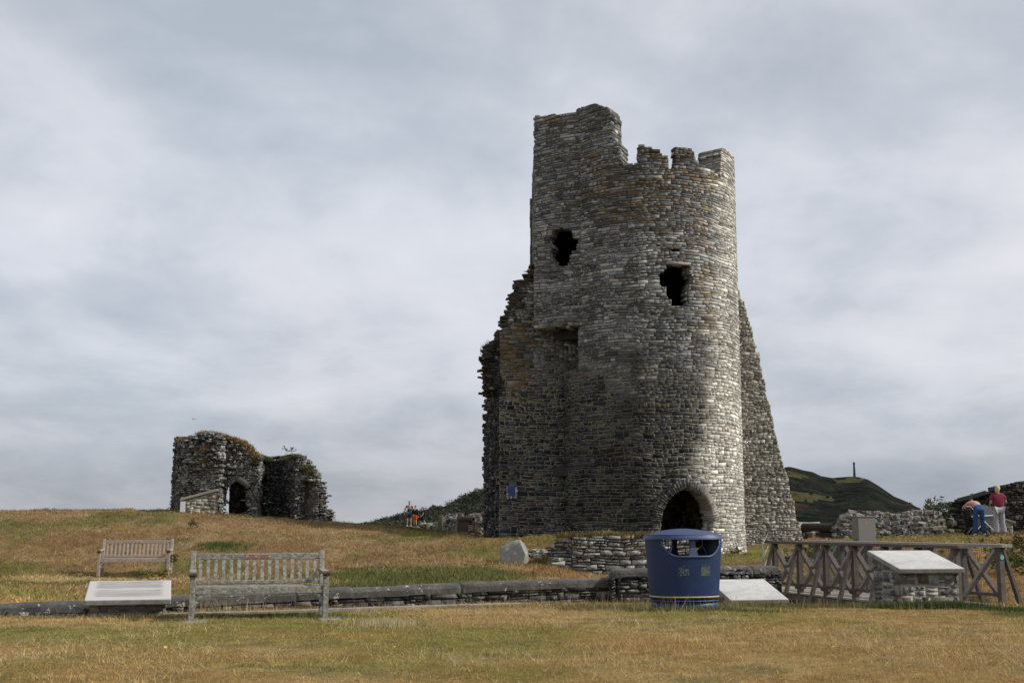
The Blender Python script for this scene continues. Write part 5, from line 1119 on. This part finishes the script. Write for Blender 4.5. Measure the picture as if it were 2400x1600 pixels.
# ---------------------------------------------------------------- people
def skinmesh(name, pts, edges, rad, M, parent, sub=2, root=0):
    me = bpy.data.meshes.new(name); me.from_pydata(pts, edges, []); o = link(name, me, M, parent)
    md = o.modifiers.new('skin', 'SKIN'); md.use_smooth_shade = True
    for i, q in enumerate(rad):
        sv = me.skin_vertices[0].data[i]; sv.radius = (q, q) if not hasattr(q, '__len__') else q; sv.use_root = (i == root)
    m2 = o.modifiers.new('sub', 'SUBSURF'); m2.levels = sub; m2.render_levels = sub; return o
mskin = flat('skin', (.42, .24, .17), .6, 0, .06, 10, .05)
def person(loc, rz, H, label, J, clothes, hair, group=None):
    """J: joint dict in metres for a 1.75 m figure, facing -y; scaled by H/1.75"""
    k = H/1.75; root = empty('person', loc, rz, label, 'person', group, s=k)
    base = dict(pel=(0, 0, .95), wa=(0, 0, 1.08), ch=(0, .01, 1.30), nk=(0, .0, 1.47), hb=(0, -.01, 1.55), hc=(0, -.03, 1.63), ht=(0, -.01, 1.71), fa=(0, -.10, 1.60),
                sl=(-.17, .0, 1.42), el=(-.24, .02, 1.14), wl=(-.25, -.04, .90), hl=(-.25, -.06, .83), sr=(.17, .0, 1.42), er=(.24, .02, 1.14), wr=(.25, -.04, .90), hr=(.25, -.06, .83),
                pl=(-.09, 0, .92), kl=(-.10, -.02, .50), al=(-.11, .02, .08), tl=(-.12, -.15, .03), pr=(.09, 0, .92), kr=(.10, -.02, .50), ar=(.11, .02, .08), tr=(.12, -.15, .03))
    base.update(J); b = {n: np.array(v, float) for n, v in base.items()}
    names = list(b); idx = {n: i for i, n in enumerate(names)}; P = [tuple(b[n]) for n in names]
    rad = dict(pel=(.15, .11), wa=(.135, .10), ch=(.15, .105), nk=(.055, .055), hb=(.075, .085), hc=(.078, .095), ht=(.055, .07), fa=(.02, .02), sl=.055, el=.038, wl=.026, hl=(.035, .018), sr=.055, er=.038, wr=.026, hr=(.035, .018), pl=.085, kl=.055, al=.036, tl=.032, pr=.085, kr=.055, ar=.036, tr=.032)
    E = [('pel', 'wa'), ('wa', 'ch'), ('ch', 'nk'), ('nk', 'hb'), ('hb', 'hc'), ('hc', 'ht'), ('hc', 'fa'), ('ch', 'sl'), ('sl', 'el'), ('el', 'wl'), ('wl', 'hl'), ('ch', 'sr'), ('sr', 'er'), ('er', 'wr'), ('wr', 'hr'), ('pel', 'pl'), ('pl', 'kl'), ('kl', 'al'), ('al', 'tl'), ('pel', 'pr'), ('pr', 'kr'), ('kr', 'ar'), ('ar', 'tr')]
    rd = [rad[n] for n in names]; ed = [(idx[a], idx[c]) for a, c in E]
    for hn, wn, sx in (('hl', 'wl', -1), ('hr', 'wr', 1)):              # fingers and thumb
        d = b[hn]-b[wn]; d /= np.linalg.norm(d); side = np.cross(d, (1, 0, 0)); side /= np.linalg.norm(side)
        for q, (o_, L) in enumerate(((-.028, .062), (-.010, .075), (.010, .07), (.027, .055), (-.045, .03))):
            m_ = b[hn]+side*o_+d*(.02 if q < 4 else -.02); e_ = m_+d*L*.8+np.array([-sx*.015, 0, 0]); i0 = len(P); P += [tuple(m_), tuple(e_)]; rd += [.010, .008]; ed += [(idx[hn], i0), (i0, i0+1)]
    skinmesh('body', P, ed, rd, mskin, root, 1)
    for cname, mm, segs, grow, over in clothes:
        js = []; 
        for a, c in segs:
            for n in (a, c):
                if n not in js: js.append(n)
        PP = []; RR = []
        for n in js:
            base_n = n.split('@')[0]
            if '@' in n: a, c, t = base_n.split('-')[0], base_n.split('-')[1], float(n.split('@')[1]); p_ = b[a]*(1-t)+b[c]*t; r1, r2_ = rad[a], rad[c]; f = lambda z: np.array(z if hasattr(z, '__len__') else (z, z)); q = f(r1)*(1-t)+f(r2_)*t
            else: p_ = b[n]; q = np.array(rad[n] if hasattr(rad[n], '__len__') else (rad[n], rad[n]))
            PP.append(tuple(p_)); RR.append(tuple(q*over.get(n, 1)+grow))
        skinmesh(cname, PP, [(js.index(a), js.index(c)) for a, c in segs], RR, mm, root, 2)
    if hair:
        mm, pts, rs = hair; skinmesh('hair', pts, [(i, i+1) for i in range(len(pts)-1)], rs, mm, root, 2)
    return root
def cloth(name, c, var=.12): return flat(name, c, .9, 0, var, 12, .15)
SH = [('pel', 'wa'), ('wa', 'ch'), ('ch', 'sl'), ('sl', 'sl-el@.6'), ('ch', 'sr'), ('sr', 'sr-er@.6')]
SHL = SH[:3]+[('sl', 'el'), ('el', 'el-wl@.9'), ('ch', 'sr'), ('sr', 'er'), ('er', 'er-wr@.9')]
TRO = [('pel', 'pl'), ('pl', 'kl'), ('kl', 'kl-al@.95'), ('pel', 'pr'), ('pr', 'kr'), ('kr', 'kr-ar@.95')]
SHO = [('pel', 'pl'), ('pl', 'pl-kl@.85'), ('pel', 'pr'), ('pr', 'pr-kr@.85')]
def shoes(m): return [('shoe', m, [('kl-al@.93', 'al'), ('al', 'tl')], .014, {}), ('shoe', m, [('kr-ar@.93', 'ar'), ('ar', 'tr')], .010, {})]
black = cloth('black_cloth', (.008, .008, .011)); white = cloth('white_shoe', (.6, .6, .62)); maroon = cloth('maroon_cloth', (.16, .012, .035)); navy = cloth('navy_cloth', (.022, .035, .062)); teal = cloth('dark_teal_cloth', (.006, .028, .035))
dkhair = flat('dark_hair', (.035, .018, .014), .7)
def hr_(m, dz=0, long=0): return (m, [(0, -.045, 1.665+dz), (0, .005, 1.69+dz), (0, .045, 1.63+dz)]+([(0, .055, 1.52+dz)] if long else []), [.075, .092, .080]+([.05] if long else []))
def foot(px, py, d): return at(px, py, d)
p1 = person(foot(959, 1234, 84), R_(5), 1.78, 'tallest of three on the rubble, dark teal shirt with maroon sleeves, navy shorts', dict(kl=(-.12, -.03, .5), al=(-.13, .02, .08), tl=(-.16, -.14, .03), hc=(.01, -.03, 1.63), el=(-.30, .03, 1.16), wl=(-.34, -.02, .90), hl=(-.35, -.03, .82)),
       [('shirt', teal, [('pel', 'wa'), ('wa', 'ch')], .012, {}), ('sleeve', maroon, [('ch', 'sl'), ('sl', 'sl-el@.7')], .016, {'ch': .5}), ('sleeve', maroon, [('ch', 'sr'), ('sr', 'sr-er@.7')], .016, {'ch': .5}), ('shorts', navy, SHO, .028, {})]+shoes(white), hr_(dkhair))
mb = MB(); mb.box((0, -.135, 1.27), (.20, .01, .05)); mb.build('chest_print', flat('aqua_print', (.16, .38, .42), .7), p1)
mb = MB(); mb.box((.08, -.125, 1.40), (.03, .012, .05)); mb.build('badge', flat('white_badge', (.5, .55, .5), .7), p1)
p2 = person(foot(973, 1235, 83.6), R_(165), 1.48, 'middle child in black hoodie and bright orange shorts', dict(kl=(-.07, 0, .5), kr=(.09, 0, .5)), [('hoodie', black, SHL, .03, {}), ('shorts', cloth('orange_cloth', (.62, .10, .004), .2), SHO, .010, {}), ('sock', black, [('kl-al@.7', 'al')], .02, {}), ('sock', black, [('kr-ar@.7', 'ar')], .02, {})]+shoes(black), hr_(dkhair))
p3 = person(foot(989, 1236, 83.2), R_(-70), 1.42, 'youngest in black T shirt striding left with a rucksack', dict(kl=(-.09, -.12, .50), al=(-.09, -.10, .08), tl=(-.09, -.27, .03), kr=(.09, .16, .52), ar=(.09, .45, .16), tr=(.09, .36, .03), er=(.2, .05, 1.14), wr=(.2, -.14, .98), hr=(.2, -.18, .93), el=(-.2, .05, 1.14), wl=(-.2, -.14, .96), hl=(-.2, -.18, .9)),
       [('t_shirt', black, SH, .03, {}), ('shorts', black, SHO, .04, {}), ('sock', black, [('kl-al@.75', 'al')], .02, {}), ('sock', black, [('kr-ar@.75', 'ar')], .02, {})]+shoes(black), hr_(flat('brown_hair', (.06, .025, .018), .7)))
mb = MB(); mb.box((0, .24, 1.20), (.30, .22, .46), (R_(-6), 0, 0), bev=.06); o = mb.build('rucksack', cloth('rucksack_black', (.008, .009, .014)), None); o.parent = None
pp = foot(989, 1236, 83.2); o.location = pp; o.rotation_euler = (0, 0, R_(-70)); o.scale = (.81,)*3; tag(o, 'black rucksack worn by the youngest child on the rubble', 'rucksack')
hd = at(1125, 1250, 55); person((hd[0], hd[1], hd[2]-1.74), R_(-20), 1.75, 'bald man mostly hidden behind the bank, only his head showing left of the tower', {}, [('shirt', cloth('blue_cloth', (.10, .13, .2)), SH, .02, {}), ('trousers', navy, TRO, .025, {})]+shoes(black), None)
# the two women
jeans = cloth('blue_denim', (.018, .062, .17), .3); pink = cloth('pink_stripe', (.52, .25, .25), .2)
f1 = foot(2296, 1257, 39.8)
person(f1, R_(180), 1.66, 'woman in blue jeans and pink top bending over the pram', dict(pel=(0, .06, 1.0), wa=(0, -.06, 1.08), ch=(.02, -.26, 1.17), nk=(.03, -.40, 1.20), hb=(.03, -.46, 1.20), hc=(.03, -.53, 1.19), ht=(.03, -.58, 1.18), fa=(.03, -.55, 1.10),
       sl=(-.16, -.33, 1.14), el=(-.20, -.42, .93), wl=(-.12, -.52, .80), hl=(-.12, -.56, .76), sr=(.20, -.33, 1.16), er=(.37, -.36, 1.02), wr=(.36, -.48, .96), hr=(.33, -.52, .95), pl=(-.10, .05, .92), kl=(-.13, .0, .5), al=(-.16, .03, .08), tl=(-.17, -.13, .03), pr=(.10, .05, .92), kr=(.12, .0, .5), ar=(.14, .03, .08), tr=(.15, -.13, .03)),
       [('top', pink, [('wa', 'ch'), ('ch', 'sl'), ('sl', 'sl-el@.4'), ('ch', 'sr'), ('sr', 'sr-er@.4')], .012, {}), ('jeans', jeans, [('pel', 'wa')]+TRO, .022, {'kl-al@.95': 2.3, 'kr-ar@.95': 2.3, 'pel': (1.15), 'wa': .9})]+shoes(white), (flat('auburn_hair', (.07, .012, .012), .6), [(.03, -.44, 1.26), (.03, -.54, 1.24), (.03, -.60, 1.14)], [.07, .085, .06]))
lg = cloth('pale_trousers', (.34, .35, .38), .2); blond = flat('blonde_hair', (.46, .36, .19), .6, 0, .3, 14, .3)
f2 = foot(2344, 1257, 39.5)
w2 = person(f2, R_(180), 1.66, 'blonde woman in maroon top and pale striped trousers seen from behind', dict(hc=(-.0, -.03, 1.63), el=(-.27, .03, 1.17), wl=(-.24, -.16, 1.10), hl=(-.20, -.22, 1.08), er=(.27, .03, 1.15), wr=(.23, -.17, 1.06), hr=(.2, -.23, 1.05), kl=(-.12, .0, .5), al=(-.15, .02, .08), tl=(-.18, -.12, .03), kr=(.10, 0, .5), ar=(.12, .02, .08)),
       [('top', maroon, [('pel', 'wa'), ('wa', 'ch'), ('ch', 'sl'), ('sl', 'sl-el@.75'), ('ch', 'sr'), ('sr', 'sr-er@.75')], .035, {'wa': 1.25, 'pel': 1.1, 'ch': 1.1}), ('trousers', lg, TRO, .03, {'kl-al@.95': 1.9, 'kr-ar@.95': 1.9})]+shoes(cloth('grey_shoe', (.4, .4, .42))), (blond, [(0, -.02, 1.70), (0, .04, 1.66), (.02, .06, 1.56), (.06, .05, 1.47)], [.085, .105, .075, .035]))
mb = MB()
for x in (-.15, -.08, .08, .15):
    mb.beam((x*1.0, .145, .90), (x*1.15, .085, .12), .008, .004, (0, 1, 0))
mb.build('trouser_stripe', flat('stripe_grey', (.13, .14, .17), .9), w2)
mb = MB(); mb.box((0, 0, 0), (.12, .26, .30), bev=.03); mb.tube([(0, -.1, .13), (0, -.06, .42), (0, .06, .42), (0, .1, .13)], .01, 6); o = mb.build('handbag', cloth('bag_dark', (.02, .015, .03))); o.location = (f2[0]+.30, f2[1]+.2, f2[2]+.80); tag(o, 'small dark handbag at the side of the blonde woman', 'handbag')
# pram
pc = at(2298, 1257, 40.6); pram = empty('pram', pc, R_(8), 'grey pram with white tubular frame and black wheels in front of the bending woman', 'pram')
mfr = flat('white_frame', (.75, .76, .78), .3, 0, .05); mgr = cloth('pram_grey', (.13, .16, .19)); mbk = flat('black_rubber', (.012, .012, .014), .8)
mb = MB(); mb.tube([(-.36, -.2, .66), (.40, -.2, .70), (.44, .2, .70), (-.36, .2, .66), (-.36, -.2, .66)], .018, 8); mb.build('carrycot_rim', mfr, pram)
mb = MB(); vs = [(-.36, -.2, .65), (.40, -.2, .68), (.40, .2, .68), (-.36, .2, .65), (-.26, -.15, .42), (.34, -.15, .46), (.34, .15, .46), (-.26, .15, .42)]; mb.add(vs, [(0, 1, 5, 4), (1, 2, 6, 5), (2, 3, 7, 6), (3, 0, 4, 7), (4, 5, 6, 7)]); mb.build('carrycot', mgr, pram)
mb = MB(); n = 7
hv = [(.05+.40*cos(a)*.95, y, .70+.36*sin(a)) for a in np.linspace(0.0, 1.7, n) for y in (-.2, -.1, .1, .2)]; mb.add(hv, [(i*4+j, i*4+j+1, (i+1)*4+j+1, (i+1)*4+j) for i in range(n-1) for j in range(3)])
mb.add([(.05, -.2, .70)]+[hv[i*4] for i in range(n)], [(0, i+1, i+2) for i in range(n-1)]); mb.add([(.05, .2, .70)]+[hv[i*4+3] for i in range(n)], [(0, i+1, i+2) for i in range(n-1)]); mb.build('hood', mgr, pram)
mb = MB()
for y in (-.22, .22):
    mb.tube([(.05, y, .50), (.42, y, .16)], .016, 8); mb.tube([(.05, y, .50), (-.30, y, .15)], .016, 8); mb.tube([(.08, y, .48), (-.20, y, .75), (-.42, y, 1.0)], .014, 8)
mb.tube([(.20, .22, .70), (.17, .22, .95), (.1, .22, 1.1)], .014, 8)
mb.build('frame', mfr, pram)
mb = MB(); mb.tube([(-.42, -.24, 1.0), (-.42, .24, 1.0)], .02, 8); mb.build('handle', mfr, pram)
mb = MB(); mb.box((0.05, 0, .25), (.5, .34, .16), bev=.03); mb.build('basket', mbk, pram)
for x, q in ((-.32, .13), (.44, .10)):
    for y in (-.24, .24):
        mb = MB(); mb.tube([(x, y-.022, q), (x, y+.022, q)], q, 20); w = mb.build('wheel', mbk, pram); mb = MB(); mb.tube([(x, y-.026, q), (x, y+.026, q)], q*.3, 10); mb.build('hub', flat('hub_grey', (.3, .3, .3), .5), w)
mb = MB(); mb.box((0, 0, 0), (.26, .16, .62), (0, R_(-6), 0), bev=.05); mb.tube([(-.06, 0, .28), (-.06, 0, .5), (.06, 0, .5), (.06, 0, .28)], .012, 6); o = mb.build('changing_bag', cloth('bag_black', (.007, .007, .009))); o.location = (pc[0]-.42, pc[1]-.1, pc[2]+.62); tag(o, 'black bag hanging from the handle end of the pram', 'bag')

# ---------------------------------------------------------------- birds
def bird(name, loc, rz, s, label, col, wing, flying=True):
    root = empty(name, loc, rz, label, 'bird', s=s)
    mb = MB(); mb.tube([(0, -.24, 0), (0, -.2, .01), (0, -.14, .015), (0, -.05, .0), (0, .08, 0), (0, .2, .005), (0, .28, .01)], [.004, .022, .028, .055, .05, .02, .008], 10); mb.build('body', col, root, True)
    if flying:
        for sx in (-1, 1):
            mb = MB(); mb.add([(sx*.03, -.07, .02), (sx*.25, -.10, .12), (sx*.62, .05, .05), (sx*.25, .03, .11), (sx*.03, .07, .02)]+[(sx*.03, -.07, .01), (sx*.25, -.10, .11), (sx*.62, .05, .045), (sx*.25, .03, .10), (sx*.03, .07, .01)], [(0, 1, 3, 4), (1, 2, 3), (5, 6, 8, 9), (6, 7, 8), (0, 1, 6, 5), (1, 2, 7, 6), (2, 3, 8, 7), (3, 4, 9, 8)]); mb.build('wing', wing, root)
    return root
mw_ = flat('white_feathers', (.75, .76, .78), .7, 0, .05); mdf = flat('grey_feathers', (.10, .10, .115), .7)
bird('gull', at(454, 982, 70), R_(60), .42, 'small gull flying above the left ruin', mw_, mdf)
b_ = bird('perched_bird', at(1244, 637, 40.4), R_(100), .9, 'dark bird perched on the ragged ledge of the tower', mdf, mdf, False)
